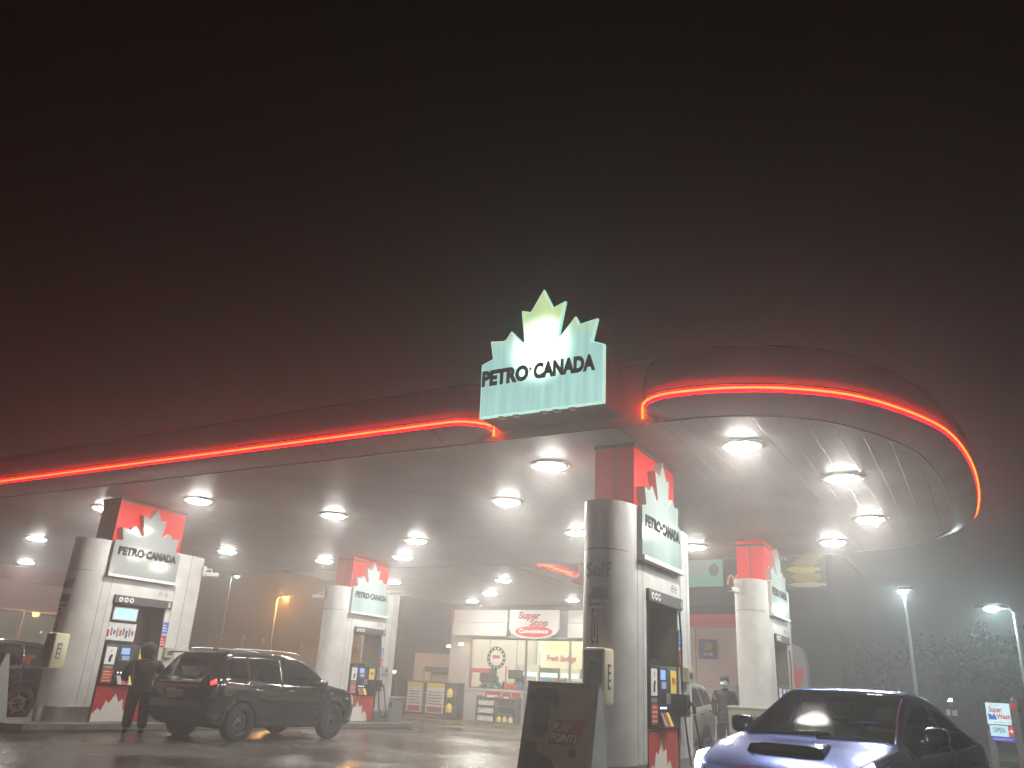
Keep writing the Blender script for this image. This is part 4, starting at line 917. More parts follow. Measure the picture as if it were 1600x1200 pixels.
person('man in a dark jacket and pale blue face mask beside the beige minivan', (-5.50, 19.75, gz(19.7)+.14), R(-62), 1.72,
       (((0, .19, 1.38), (-.03, .23, 1.10), (.10, .19, .86)), ((0, -.19, 1.38), (-.05, -.23, 1.10), (.05, -.22, .84))), M['cloth2'], LG, mask=True).scale = (1.08, 1.1, 1.0)

# waste bins
def bin_(x, y, w, d, h, label, mt):
    t = thing('waste_bin', label, 'waste bin', (x, y, gz(y)+.14)); b = MB(); b.rbox(-w, w, -d, d, 0, h-.06, .02); b.build('bin_body', mt, t); b = MB(); b.rbox(-w-.02, w+.02, -d-.02, d+.02, h-.058, h, .015); b.build('lid', mt, t)
    b = MB(); b.box(-w+.06, w-.06, -d-.008, -d-.001, h-.30, h-.18); b.build('opening', M['black'], t)
M['binb'] = mat('beige_bin', (.26, .25, .19), .6, noise=.1)
bin_(-4.40, 17.7, .40, .25, 1.08, 'beige waste bin in front of the rear right column', M['binb'])
bin_(-16.95, 22.05, .28, .25, .75, 'grey waste bin beside the rear left column foot', M['grey'])

# ------------------------------------------------------------------ shop
SY = 34.5; GZ = gz(35); ST = 4.62
so = (-16, SY, GZ); shop = thing('convenience_store', 'lit convenience store with white fascia, glass front and red band', 'store', so)
def sh(name, mt, bx, par=None, **k):
    b = MB()
    for q in bx: b.box(*q)
    return b.build(name, mt, par or shop, off=so, **k)
sh('wall', M['store_wall'], [(-23.2, -22.0, SY, SY+.3, GZ, ST-.001), (-14.6, -8.6, SY, SY+.3, GZ, 4.0), (-23.2, -22.95, SY+.3, SY+9, GZ, ST), (-8.9, -8.6, SY+.3, SY+9, GZ, ST), (-22.9, -8.9, SY+8.7, SY+9, GZ, ST)])
sh('roof', M['darkwall'], [(-23.25, -8.55, SY+.05, SY+9.1, ST+.002, ST+.25)])
sh('floor', M['cream'], [(-22.9, -8.9, SY+.31, SY+8.7, GZ+.1, GZ+.14)])
sh('inner_ceiling', emis('warm_ceiling_glow', (1.0, .94, .82), 3.2), [(-22.9, -14.7, SY+.35, SY+8.6, 3.9, 3.95)])  # the whole ceiling glows, added to light the shop interior
sh('counter_wall', M['store_wall'], [(-22.0, -18.95, SY, SY+.3, GZ, .98)])
sh('window_sill', M['white2'], [(-22.0, -18.95, SY-.05, SY+.3, .98, 1.05)])
sh('threshold', M['grey'], [(-18.9, -14.6, SY, SY+.2, GZ, GZ+.18)])
fas = sh('fascia', M['white2'], [(-22.82, -19.75, SY-.45, SY+.29, 4.05, ST), (-22.82, -19.75, SY-.48, SY+.29, 3.42, 4.03), (-16.55, -14.4, SY-.45, SY+.29, 4.05, ST), (-16.55, -14.4, SY-.48, SY+.29, 3.42, 4.03)])
sh('soffit', M['white'], [(-22.8, -14.4, SY-.3, SY+.29, 3.36, 3.42)])
sh('fascia_recess', M['grey'], [(-19.75, -16.55, SY-.2, SY+.28, 3.43, ST-.02)])
sh('red_band', M['red'], [(-23.22, -22.83, SY-.05, SY-.002, 4.0, ST), (-23.3, -23.21, SY-.05, SY+9, 4.0, ST)])
rb2 = sh('red_band', mat('red_band_lit', (.45, .03, .04), .5, emit=(1, .05, .07), es=.12), [(-14.4, -8.58, SY-.08, SY+.3, 4.0, 4.52)])
sh('wall_cladding', M['pink'], [(x, x+1.79, SY-.05, SY-.002, GZ+.1, 3.95) for x in (-14.38, -12.55, -10.72)]+[(-8.89, -8.6, SY-.05, SY-.002, GZ+.1, 3.95)])
# name sign
P = [(-19.47, 4.60), (-16.90, 4.60), (-16.90, 3.75), (-17.05, 3.55), (-17.5, 3.36), (-18.2, 3.30), (-18.9, 3.36), (-19.35, 3.55), (-19.47, 3.75)]
b = MB(); b.prism(P, SY-.75, SY-.60, lambda u, v, a: (u, a, v)); nm = b.build('name_sign', M['name_face'] if 'name_face' in M else emis('name_face', (.9, .86, .78), .45), shop, off=so)
M['sred'] = mat('sign_red', (.5, .03, .03), .5, emit=(1, .05, .04), es=.25)
def both(body, h, x, z, w_, shear=.1):
    text(body, h, M['text'], nm, onY(SY-.752, x, z-.006), bold=.055, width=w_+.05, shear=shear, off=so); text(body, h, M['sred'], nm, onY(SY-.762, x, z), bold=.02, width=w_, shear=shear, off=so)
both('Super', .30, -18.40, 4.22, 1.10); both('Stop', .30, -17.90, 3.90, .92)
b = MB(); b.prism([(-18.15+.98*math.cos(6.2832*k/40), 3.63+.24*math.sin(6.2832*k/40)) for k in range(40)], SY-.775, SY-.765, lambda u, v, a: (u, a, v)); el = b.build('red_oval', M['sred'], nm, off=so)
text('Convenience', .20, M['wsign'] if 'wsign' in M else emis('sign_white', (1, .95, .9), .8), el, onY(SY-.775, -18.15, 3.56), bold=.03, width=1.5, shear=.1, off=so)
# glazing
for x0, x1, zz in ((-21.95, -18.98, 1.06), (-18.88, -16.70, GZ+.2), (-16.60, -14.62, GZ+.2)):
    fr_ = sh('window', M['steel'], [(x0-.05, x0, SY+.02, SY+.12, zz, 3.36), (x1, x1+.05, SY+.02, SY+.12, zz, 3.36), (x0, x1, SY+.02, SY+.12, 3.28, 3.36), (x0, x1, SY+.02, SY+.12, zz, zz+.05)])
    sh('pane', M['shopglass'], [(x0, x1, SY+.06, SY+.07, zz+.05, 3.28)], fr_)
# round badge decal, posters
b = MB(); cx_, cz_ = -20.55, 2.45
for k in range(24):
    a0_, a1_ = 6.2832*k/24, 6.2832*(k+1)/24; q = [(cx_+r_*math.cos(a), SY+.05, cz_+r_*math.sin(a)) for r_, a in ((.36, a0_), (.36, a1_), (.52, a1_), (.52, a0_))]; b.add(q, [(0, 1, 2, 3)])
bd = b.build('round_badge', M['text'], shop, off=so)
b = MB()
for k in range(14):
    a = 6.2832*k/14; b.box(cx_+.44*math.cos(a)-.035, cx_+.44*math.cos(a)+.035, SY+.040, SY+.046, cz_+.44*math.sin(a)-.04, cz_+.44*math.sin(a)+.04)
b.box(cx_-.25, cx_+.25, SY+.04, SY+.046, cz_-.15, cz_+.15); b.build('badge_print', M['txtwhite'], bd, off=so)
b = MB(); b.box(cx_-.20, cx_+.20, SY+.032, SY+.038, cz_-.02, cz_+.12); b.build('badge_print', M['red'], bd, off=so)
sh('window_poster', M['redlit'] if 'redlit' in M else mat('red_lit_print', (.6, .08, .08), .5), [(-21.9, -20.9, SY+.03, SY+.05, 1.75, 1.95), (-21.93, -21.87, SY+.02, SY+.05, 1.08, 2.0), (-20.0, -19.94, SY+.02, SY+.05, 1.08, 2.1), (-19.9, -19.3, SY+.02, SY+.04, 1.1, 1.3), (-21.9, -19.0, SY+.02, SY+.04, 1.06, 1.10)])
# inside: back wall board, menu, shelves, counter
inn = SY+8.6
sh('inner_wall', mat('inner_wall', (.72, .72, .68), .7, emit=(.9, 1, .92), es=.12), [(-22.9, -14.7, inn, inn+.05, GZ+.2, 3.9), (-14.7, -14.62, SY+.3, inn, GZ+.2, 3.9)])  # soft glow put into the wall material to lift the interior
sh('inner_bulkhead', mat('yellow_bulkhead', (.75, .62, .35), .7, emit=(1, .75, .35), es=.35), [(-19.5, -14.75, SY+3.0, SY+3.3, 3.0, 3.88)])
# prices, wall lamp and so on: separate things
def simple(name, label, cat, o, parts, group=None):
    t = thing(name, label, cat, o, 0, group)
    for nme, mt, bx in parts:
        b = MB()
        for q in bx: b.box(*q)
        b.build(nme, mt, t, bevel=.006)
    return t
cols_ = [mat('goods_%d' % i, c_, .5) for i, c_ in enumerate([(.5, .05, .05), (.6, .5, .1), (.1, .25, .5), (.65, .65, .65), (.1, .35, .15), (.05, .05, .05), (.6, .3, .08)])]
for i in range(6):
    x = -21.6+i*1.25; y = SY+1.2+(i % 3)*1.3
    t = thing('store_shelf', ['shelf behind the badge at the left of the shop window', 'second shelf from the left inside the shop', 'third shelf from the left inside the shop', 'fourth shelf inside the shop by the door', 'fifth shelf inside the shop behind the middle door', 'sixth shelf at the right inside the shop'][i], 'shelf', (x, y, GZ+.14), 0, 'shelves inside the shop')
    b = MB(); b.box(-.5, .5, .1, .14, 0, 1.9 if i != 1 else 2.1)
    for k in range(5): b.box(-.5, .5, -.2, .1, .15+.4*k, .18+.4*k)
    b.build('rack', M['white2'], t)
    for k in range(5):
        for j in range(9):
            b = MB(); xx = -.46+j*.105; b.box(xx, xx+.085, -.16, .02, .182+.4*k, .182+.4*k+random.uniform(.12, .30)); b.build('goods', random.choice(cols_), t)
simple('shop_counter', 'white sales counter inside the shop behind the left window', 'counter', (-20.3, SY+1.0, GZ+.14), [('cabinet', M['white2'], [(-1.2, 1.2, 0, .6, 0, 1.2)]), ('till', M['black'], [(-.6, -.1, .1, .5, 1.2, 1.6)]), ('monitor', M['dgrey'], [(-1.0, -.7, .1, .15, 1.45, 2.0), (.2, .75, .2, .25, 1.7, 2.1)]), ('scanner', M['white2'], [(.9, 1.1, .1, .3, 1.2, 1.7)])])
for x_, z_, w_, h_, lb_2 in ((-21.25, 1.35, .45, .62, 'dark framed screen hanging at the left of the shop window'), (-19.75, 1.55, .40, .40, 'dark screen hanging over the sales counter')):
    t = thing('display_screen', lb_2, 'screen', (x_, SY+.55, z_)); b = MB(); b.rbox(-w_, w_, 0, .08, 0, h_, .02); b.build('case', M['black'], t); b = MB(); b.box(-w_+.05, w_-.05, -.006, -.001, .05, h_-.05); b.build('panel', M['grey'], t)
    b = MB(); b.tube([(0, .05, h_), (0, .05, 3.9-z_)], .02, 6); b.build('hanger', M['steel'], t)
simple('menu_board', 'dark menu board high on the back wall behind the middle door', 'menu board', (-16.8, SY+3.0-.12, 2.35), [('frame', M['brown'], [(-.55, .55, 0, .1, 0, .62)]), ('print', M['red'], [(-.45, .45, -.006, -.001, .1, .18)])])
simple('shop_canopy_light', 'long bluish hanging light box at the right of the shop door', 'light box', (-15.4, SY+1.6, 2.75), [('case', mat('pale_blue_box', (.45, .5, .6), .5), [(-.75, .75, 0, .5, 0, .28)]), ('hanger', M['steel'], [(-.6, -.57, .2, .23, .281, 1.1), (.57, .6, .2, .23, .281, 1.1)])])
simple('drinks_cooler', 'pale lit cooler inside the shop behind the middle door', 'cooler', (-17.8, SY+4.0, GZ+.14), [('case', M['white2'], [(-.9, .9, 0, .7, 0, 2.1)]), ('lit_door', emis('cooler_light', (.75, .95, .9), .8), [(-.8, .8, -.03, -.003, .3, 1.9)])])
t = thing('promo_board', 'framed white board reading Buy one in the shop door', 'board', (-16.95, SY+.6, .95))
b = MB(); b.box(-.62, .62, 0, .03, 0, .62); b.build('frame', M['dgrey'], t); b = MB(); b.box(-.58, .58, -.006, -.001, .04, .58); pf = b.build('face', emis('board_white', (.85, .9, .9), .45), t)
text('Buy', .17, M['text'], pf, onY(-.006, -.28, .34), bold=.03); text('one', .17, M['text'], pf, onY(-.006, -.28, .10), bold=.03)
t = thing('menu_sign', 'cream and red sign hanging inside the shop', 'sign', (-19.3, SY+4.5, 2.2)); b = MB(); b.box(-1.2, 1.2, 0, .1, 0, .95); b.build('panel', mat('cream_lit', (.8, .75, .6), .6, emit=(1, .9, .7), es=.25), t)
text('Fresh Savings', .28, M['red'], t, onY(0, 0, .35), bold=.05, shear=.2, width=1.7)
for k in range(5):
    t = thing('wall_cooler', ['first', 'second', 'third', 'fourth', 'fifth'][k]+' from the left of the added glowing coolers along the shop back wall', 'cooler', (-22.2+k*1.25, SY+6.4, GZ+.14), 0, 'coolers along the back wall')
    b = MB(); b.rbox(-.6, .6, 0, .8, 0, 2.75, .02); b.build('case', M['dgrey'] if k % 2 else M['white2'], t)
    b = MB(); b.box(-.52, .52, -.02, -.003, .35, 2.35); b.build('lit_door', M['coolerlit'], t)  # coolers added as bright patches to liven the shop interior
    for j in range(4):
        b = MB(); b.box(-.5, .5, -.05, -.021, .5+.45*j, .78+.45*j); b.build('goods', cols_[(k*3+j*2) % 7], t)
for k in range(13):
    x = -21.75+k*.21; b = MB(); h_ = random.uniform(.14, .42); b.rbox(x, x+random.uniform(.1, .17), SY+.62, SY+.75, 1.035, 1.035+h_, .01)
    if x < -19.1: tag(b.build('goods_box', random.choice([M['black'], M['dgrey'], M['white2'], cols_[0], cols_[2], cols_[5]])), 'small packet standing behind the left shop window sill', 'packet', 'packets behind the window sill')
b = MB(); b.box(-22.0, -18.95, SY+.50, SY+.88, .98, 1.03); b.build('window_shelf', M['white2'], shop, off=so)
# ceiling spots inside the shop
for i, (x, y, lb) in enumerate(((-21.2, SY+.5, 'small bright spot behind the left end of the shop window'), (-19.9, SY+.55, 'small bright spot below the shop fascia at the centre'), (-19.5, SY+1.8, 'round pale ceiling lamp inside the left window'), (-15.4, SY+.5, 'small spot at the right of the shop glazing'), (-16.9, SY+2.2, 'wide warm ceiling lamp behind the door glass'))):
    t = thing('shop_lamp', lb, 'lamp', (x, y, 3.80), 0, 'lamps inside the shop'); r_ = (.06, .06, .22, .06, .9)[i]
    b = MB(); b.lathe([(r_, 0), (r_*.95, -.04), (r_*.4, -.08)], (0, 0, -.002), 'z', 16); b.build('shade', M['small_lamp' if i != 4 else 'warm_lamp'], t); b = MB(); b.tube([(0, 0, 0), (0, 0, .09)], .02, 6); b.build('stem', M['steel'], t)
# outside wall lamps
for (x, y, z, lb) in ((-22.45, SY-.12, 3.02, 'bright wall lamp on the white shop pilaster'), (-8.75, SY-.14, 3.12, 'warm wall lamp glowing at the edge of the rear right column'), (-23.45, SY+.3, 2.92, 'twin wall lamp on the dark side of the shop corner')):
    t = thing('wall_lamp', lb, 'wall lamp', (x, y, z)); b = MB(); b.rbox(-.12, .12, -.02, .11, -.06, .10, .01); b.build('housing', M['grey'], t); b = MB(); b.rbox(-.11, .11, -.12, -.021, -.06, .05, .02); b.build('glass', M['warm_lamp'], t)
# bank sign, ice box, cash machine notice
t = thing('cash_machine_sign', 'dark blue square sign reading ATM with a gold lion', 'sign', (-10.22, SY-.06, 2.73)); b = MB(); b.rbox(-.39, .39, -.05, 0, 0, .76, .02); b.build('panel', M['blue'], t)
text('ATM', .14, M['txtwhite'], t, onY(-.05, 0, .10), bold=.03)
b = MB(); b.prism([(-.16, .36), (-.10, .50), (-.16, .58), (-.08, .66), (.02, .62), (.06, .52), (.16, .56), (.18, .66), (.22, .50), (.15, .42), (.17, .32), (.08, .38), (-.02, .36), (-.06, .28)], -.056, -.051, lambda u, v, a: (u, a, v)); b.build('gold_lion', mat('gold', (.5, .33, .06), .5), t)
t = thing('ice_freezer', 'white ice freezer with ICE lettering behind the masked man', 'freezer', (-9.7, SY-.5, GZ+.15)); b = MB(); b.rbox(-.8, .8, -.35, .35, 0, 2.1, .03); fz = b.build('cabinet', M['pink'], t)
b = MB(); b.box(-.7, .7, -.37, -.352, 1.25, 1.95); dr = b.build('door', M['white2'], t); text('ICE', .30, M['txtgrey'], t, onY(-.352, .35, .75), bold=.04)
# kerb walk in front of the shop
b = MB(); b.box(-33, -8.5, 33.0, SY+.0, GZ-.1, GZ+.13); tag(b.build('shop_pavement', M['island'], bevel=.02), kind='structure')
b = MB(); b.box(-33, -8.5, 32.97, 33.0, GZ, GZ+.115); b.box(-33, -8.5, 32.97, 33.12, GZ+.134, GZ+.138); tag(b.build('yellow_kerb', mat('kerb_yellow', (.45, .33, .05), .6, noise=.5, nscale=2)), kind='structure')
# propane cage with posters
co = (-23.55, 33.95, GZ+.13); t = thing('propane_cage', 'dark gas bottle cage with two price posters left of the shop window', 'cage', co)
b = MB(); b.box(-1.45, 1.5, -.3, .3, .08, 1.62); b.build('cage', M['dgrey'], t)
b = MB()
for k in range(13): b.tube([(-1.4+k*.235, -.32, .1), (-1.4+k*.235, -.32, 1.6)], .012, 5)
for z in (.1, .55, 1.1, 1.6): b.box(-1.45, 1.5, -.335, -.31, z-.02, z+.02)
b.build('bars', M['grey'], t)
for k, (x0, x1, hd) in enumerate(((-1.35, -.48, 'PROPANE'), (-.22, .80, 'EXCHANGE'))):
    b = MB(); b.box(x0, x1, -.36, -.345, .22, 1.55); pp = b.build('poster', M['posterwhite'], t)
    b = MB(); b.box(x0, x1, -.368, -.361, 1.36, 1.55); b.build('yellow_header', M['yellow'], pp)
    b = MB(); b.box(x0+.08, x1-.08, -.366, -.361, .26, .50)
    b.build('red_print', M['txtred'], pp); b = MB()
    for q in range(5): b.box(x0+.1, x1-.1-.08*(q % 2), -.366, -.361, .60+.13*q, .64+.13*q)
    b.build('print_lines', M['txtgrey'], pp)
for z in (.30, .95):
    b = MB(); b.lathe([(.15, 0), (.16, .06), (.16, .26), (.09, .36), (.05, .40)], (1.15, -.40, z), 'z', 14); b.build('gas_bottle', M['ylabel'], t, smooth=50)
# bottle racks
for i, (x0, x1, lb, pal) in enumerate(((-21.2, -20.2, 'rack of white bottles under the shop window', 3), (-20.1, -19.02, 'rack of dark bottles and yellow jugs beside the shop door', 5))):
    t = thing('bottle_rack', lb, 'rack', ((x0+x1)/2, 34.2, GZ+.13), 0, 'bottle racks under the shop window'); w_ = (x1-x0)/2
    b = MB(); b.box(-w_, w_, .2, .24, 0, 1.12); b.box(-w_, -w_+.04, -.2, .2, 0, 1.12); b.box(w_-.04, w_, -.2, .2, 0, 1.12)
    for k in range(4): b.box(-w_+.04, w_-.04, -.2, .2, .02+.34*k, .05+.34*k)
    b.build('frame', M['grey'], t)
    for k in range(3):
        for j in range(6):
            x = -w_+.13+j*(2*w_-.22)/5.5; big = (i == 1 and k == 0)
            if big and j % 2: continue
            b = MB(); r_ = .075 if not big else .12; b.lathe([(r_, 0), (r_, .17), (r_*.35, .24), (r_*.3, .27)], (x, -.08, .052+.34*k), 'z', 10)
            b.build('bottle', M['ylabel'] if big and j < 3 else (M['white2'] if (pal == 3 or big) else M['dgrey']), t, smooth=50)
simple('price_placards', 'row of small red placards under the shop window sill', 'placard', (-20.0, 34.35, .55), [('placard', M['red'], [(-.9, -.1, -.05, 0, 0, .38), (.05, .45, -.05, 0, 0, .36), (.55, .95, -.05, 0, 0, .38)]), ('print', M['txtwhite'], [(-.8, -.2, -.06, -.051, .12, .24), (.12, .38, -.06, -.051, .1, .2)])])
# orange lit service portal left of the shop
po = (-24.4, 36.2, GZ); t = thing('service_portal', 'square rendered gateway lit orange left of the shop', 'gateway', po)
for nme, mt, bx in (('frame', M['store_wall'], [(-1.95, -1.35, -.3, .3, 0, 3.1), (-1.35, 1.2, -.3, .3, 2.45, 3.1), (-1.35, -1.0, -.1, .3, 0, 2.2)]), ('door', M['store_wall'], [(-1.0, 1.2, .1, .2, 0, 2.1)]), ('lintel', M['brown'], [(-1.35, 1.2, -.1, .25, 2.2, 2.45)])):
    b = MB()
    for q in bx: b.box(*q)
    b.build(nme, mt, t)

# ------------------------------------------------------------------ long building behind the left columns
bo = (-40, 20, GZ); t = thing('wash_building', 'long pale building with red band and windows at the far left', 'building', bo)
def lb_(name, mt, bx, par=None):
    b = MB()
    for q in bx: b.box(*q)
    return b.build(name, mt, par or t, off=bo)
lb_('wall', M['pink'], [(-50, -40, 2, 32.2, 3.46, 4.72), (-50, -40, 2, 32.2, GZ, 1.4), (-50, -40, 30.2, 32.2, 1.4, 3.46), (-50, -48, 2, 30.2, 1.4, 3.46)])
lb_('red_band', mat('building_red_band', (.45, .04, .04), .5), [(-50, -39.95, 2, 32.25, 4.72, 5.5)])
for k in range(11):
    y = 30.2-(k+1)*2.5
    w_ = lb_('window', M['steel'], [(-40.1, -40.0, y, y+.08, 1.4, 3.46), (-40.1, -40.0, y+.08, y+2.5, 3.38, 3.46), (-40.1, -40.0, y+.08, y+2.5, 1.4, 1.46)])
    lb_('pane', M['shopglass'], [(-40.06, -40.05, y+.08, y+2.5, 1.46, 3.38)], w_)
lb_('inner_wall', mat('green_glow_wall', (.25, .28, .2), .8, emit=(.55, .6, .42), es=.16, noise=.4, nscale=1), [(-44, -43.9, 3, 30, .3, 3.45)])  # greenish room light put into this wall's colour and glow

# fence and rocks far behind
o = (-50, 49, GZ); t = thing('wooden_fence', 'pale boundary wall lit orange behind the black car', 'wall', o)
b = MB()
for k in range(8): b.box(-58+k*2.2, -58+k*2.2+2.1, 48.9, 49.1, GZ, 4.0-.17*k); b.box(-58+k*2.2+2.1, -58+k*2.2+2.2, 48.85, 49.15, GZ, 4.1-.17*k)
b.build('panel', M['store_wall'], t, off=o)
for i in range(9):
    x = -41+i*1.05; b = bmesh.new(); bmesh.ops.create_icosphere(b, subdivisions=2, radius=.55)
    for v in b.verts: v.co *= 1+random.uniform(-.16, .16); v.co.z *= .75
    me = bpy.data.meshes.new('boulder'); b.to_mesh(me); b.free(); me.materials.append(M['rock']); ob = bpy.data.objects.new('boulder', me); col.objects.link(ob); ob.location = (x, 46+random.uniform(-.3, .3), GZ+.35)
    tag(ob, 'grey boulder in the low row beyond the rear left column', 'boulder', 'row of boulders beyond the forecourt')

# dark building beyond the shop; its posters and arches stand for likely window reflections
do = (-14, 47, GZ); t = thing('dark_building', 'dark tall building behind the shop roof', 'building', do)
b = MB(); b.box(-22, -6.75, 46.4, 60, GZ, 9.2); b.build('wall', M['darkwall'], t, off=do)
b = MB(); b.box(-22.2, -6.6, 46.2, 60, 9.2, 9.5); b.build('parapet', M['dgrey'], t, off=do)
def poster(x0, x1, z0, z1, label, base, shapes, txt=None):
    o = ((x0+x1)/2, 46.3, z0); t = thing('reflection_billboard', label, 'billboard', o); w_, h_ = (x1-x0)/2, z1-z0
    b = MB(); b.box(-w_-.05, w_+.05, 0, .09, -.05, h_+.05); b.build('frame', M['dgrey'], t)
    b = MB(); b.box(-w_, w_, -.006, -.001, 0, h_); f_ = b.build('face', emis('poster_'+base[0], base[1], base[2]), t)
    for k, (c_, e_, P_) in enumerate(shapes):
        b = MB(); b.prism([(u*w_, v*h_) for u, v in P_], -.014-.003*k, -.011-.003*k, lambda u, v, a: (u, a, v)); b.build('picture', emis('pic', c_, e_), f_)
    if txt: text(txt, .45, emis('poster_white', (.9, .95, .85), .35), f_, onY(-.02, -w_*.85, h_*.78))
def ell(cx, cz, rx, rz, n=18, w_=.12): return [(cx+rx*math.cos(6.2832*k/n)*(1+w_*math.sin(2.3*k)), cz+rz*math.sin(6.2832*k/n)*(1+w_*math.cos(1.7*k))) for k in range(n)]
poster(-16.4, -12.72, 7.15, 9.0, 'pale green likely reflection built as a lit poster left of the red column top', ('green', (.25, .6, .45), .5), [((.45, .6, .5), .34, ell(.1, .65, .45, .36)), ((.1, .3, .2), .2, ell(.72, .5, .16, .2)), ((.2, .55, .4), .6, ell(-.2, .12, .6, .14))])
poster(-9.6, -7.10, 7.0, 8.95, 'yellow brown likely reflection built as a food poster right of the red column top', ('brown', (.16, .15, .08), .45), [((.5, .32, .08), .5, ell(.15, .32, .62, .16)), ((.6, .55, .05), .5, ell(.05, .52, .7, .10)), ((.45, .3, .08), .5, ell(.15, .70, .5, .14)), ((.3, .3, .05), .5, ell(.45, .86, .45, .10)), ((.7, .6, .4), .4, ell(.2, .10, .75, .07))], 'ER')
t = thing('reflected_arches', 'dim orange likely reflection built as a double arch emblem', 'sign', (-12.05, 46.25, 7.25)); b = MB()
for s in (-1, 1): b.tube([(s*.2+.2*math.cos(a), 0, .5*math.sin(a)) for a in [math.pi*k/10 for k in range(11)]], .055, 6)
b.build('emblem', emis('amber', (.8, .28, .05), .9), t)

# grey rounded kiosk board right of the rear right column
t = thing('air_pump', 'grey rounded top machine with red print right of the rear right column', 'air machine', (-5.05, 26.0, gz(26)))
b = MB(); b.prism([(-.35, 0), (.35, 0), (.33, 2.5), (.24, 2.95), (.05, 3.08), (-.35, 3.1)], -.2, .2, lambda u, v, a: (u, a, v)); b.build('cabinet', mat('bluegrey', (.16, .20, .23), .5), t, bevel=.01)
b = MB(); b.prism([(-.3, 1.9), (.1, 1.9), (.30, 2.5), (.05, 2.35), (-.05, 2.6)], -.21, -.203, lambda u, v, a: (u, a, v)); b.build('red_print', M['red'], t)

# ------------------------------------------------------------------ street lamps
def street_lamp(x, y, h, label, mt, arm=(-.9, 0), big=1.0, power=0, colr=(1, 1, 1)):
    t = thing('street_lamp', label, 'street lamp', (x, y, gz(y))); h -= gz(y)
    b = MB(); b.tube([(0, 0, 0), (0, 0, h*.5), (0, 0, h-.15)], [.10, .085, .065], 12); b.build('pole', M['pole'], t, smooth=50)
    ax, ay = arm
    b = MB(); b.tube([(0, 0, h-.25), (ax*.15, ay*.15, h-.02), (ax*.7, ay*.7, h)], .05, 8); b.build('arm', M['pole'], t, smooth=50)
    b = MB(); L_ = .42*big; b.rbox(ax-L_, ax+L_, ay-.2, ay+.2, h-.02, h+.13, .04); hd = b.build('lamp_head', M['dgrey'], t)
    b = MB(); b.lathe([(.19*big, -.02), (.18*big, -.07), (.11*big, -.13), (.02, -.15)], (ax, ay, h), 'z', 18); b.build('lamp_glass', mt, hd, smooth=60)
    if power:
        l = bpy.data.lights.new('lamp_light', 'POINT'); l.energy = power; l.color = colr; l.shadow_soft_size = .2; lo = bpy.data.objects.new('lamp_light', l); col.objects.link(lo); lo.parent = t; lo.location = (ax, ay, h-.30)
street_lamp(-2.95, 40, 6.1, 'street lamp with white glow right of the canopy behind the blue car', M['cyan_lamp'], (-.05, .0), 1.0, 200, (.75, .98, 1))
street_lamp(1.05, 38, 5.15, 'brightest street lamp at the right picture edge', M['cyan_lamp'], (-.75, -.1), 1.4, 60, (.70, .97, 1))
street_lamp(-46.0, 40, 7.45, 'pale street lamp seen between the left pump columns', M['cyan_dim'] if 'cyan_dim' in M else emis('cyan_dim', (.5, .95, .95), 5), (.55, 0), 1.0, 60, (.7, .98, 1))
street_lamp(-41.2, 40, 6.0, 'orange sodium street lamp left of the rear left column', M['orange_lamp'], (.8, 0), 1.0, 700, (1, .42, .08))
street_lamp(-26.3, 31.5, 4.3, 'sodium lamp hidden behind the rear left column, casting orange light', M['orange_lamp'], (-.3, -.3), .7, 330, (1, .42, .08))
# two small distant floodlights
for (x, y, z, lb) in ((-36.85, 48, 1.6, 'small white floodlight low beyond the rear left column'), (-2.15, 50, 1.62, 'small white floodlight above the dark hut at the right')):
    t = thing('floodlight', lb, 'floodlight', (x, y, GZ)); b = MB(); b.tube([(0, .1, 0), (0, .1, z-GZ)], .04, 6); b.build('post', M['dgrey'], t)
    b = MB(); b.rbox(-.16, .16, -.06, .1, z-GZ-.02, z-GZ+.2, .02); b.build('case', M['dgrey'], t); b = MB(); b.box(-.12, .12, -.075, -.062, z-GZ+.02, z-GZ+.16); b.build('glass', emis('flood', (.9, .97, 1), 25), t)
# hut under the right floodlight
o = (-1.5, 53, GZ); t = thing('dark_hut', 'low dark hut beyond the blue car roof', 'hut', o); b = MB(); b.box(-4.5, 1.5, 51, 56, GZ, 2.4); b.build('wall', M['darkwall'], t, off=o)
b = MB(); b.prism([(-4.9, 2.4), (1.9, 2.4), (1.5, 3.3), (-4.5, 3.3)], 50.7, 56.3, lambda u, v, a: (u, a, v)); b.build('roof', M['dgrey'], t, off=o)
b = MB(); b.box(-2.4, -1.9, 50.93, 50.99, .95, 1.25); b.build('notice', mat('notice', (.6, .6, .55), .5, emit=(1, 1, .9), es=.25), t, off=o)

# ------------------------------------------------------------------ car wash sign
wo = (0.0, 34.0, gz(34)); t = thing('car_wash_sign', 'glowing blue and white Super Wash OPEN sign on two grey posts', 'sign', wo); k = 34/40
for x0, lean in ((-.30, 0), (.50, 0)):
    b = MB(); b.rbox(x0-.13, x0+.09, -.06, .12, 0, 2.2 if x0 > 0 else 1.2, .02); b.build('post', M['pole'], t)
def wz(z): return 1.35+(z-1.35)*k-gz(34)
X0, X1 = -.385, .345
b = MB(); b.box(X0, X1, -.10, .02, wz(.80), wz(1.62)); b.build('upper_case', M['grey'], t)
b = MB(); b.box(X0+.01, X1-.01, -.108, -.101, wz(.81), wz(1.61)); f_ = b.build('upper_face', emis('wash_face', (.62, .88, .95), 1.25), t)
zt_ = wz(1.35)
text('Super', .17, M['sred2'] if 'sred2' in M else emis('wash_red', (.9, .08, .12), .6), f_, onY(-.108, -.10, wz(1.27)), bold=.05, width=.40, shear=.1)
text('Wash', .17, emis('wash_red', (.9, .08, .12), .6), f_, onY(-.108, .12, wz(1.02)), bold=.05, width=.40, shear=.1)
text('PETRO-CANADA', .05, emis('wash_blue2', (.15, .3, .7), .5), f_, onY(-.108, -.12, wz(1.49)), width=.28)
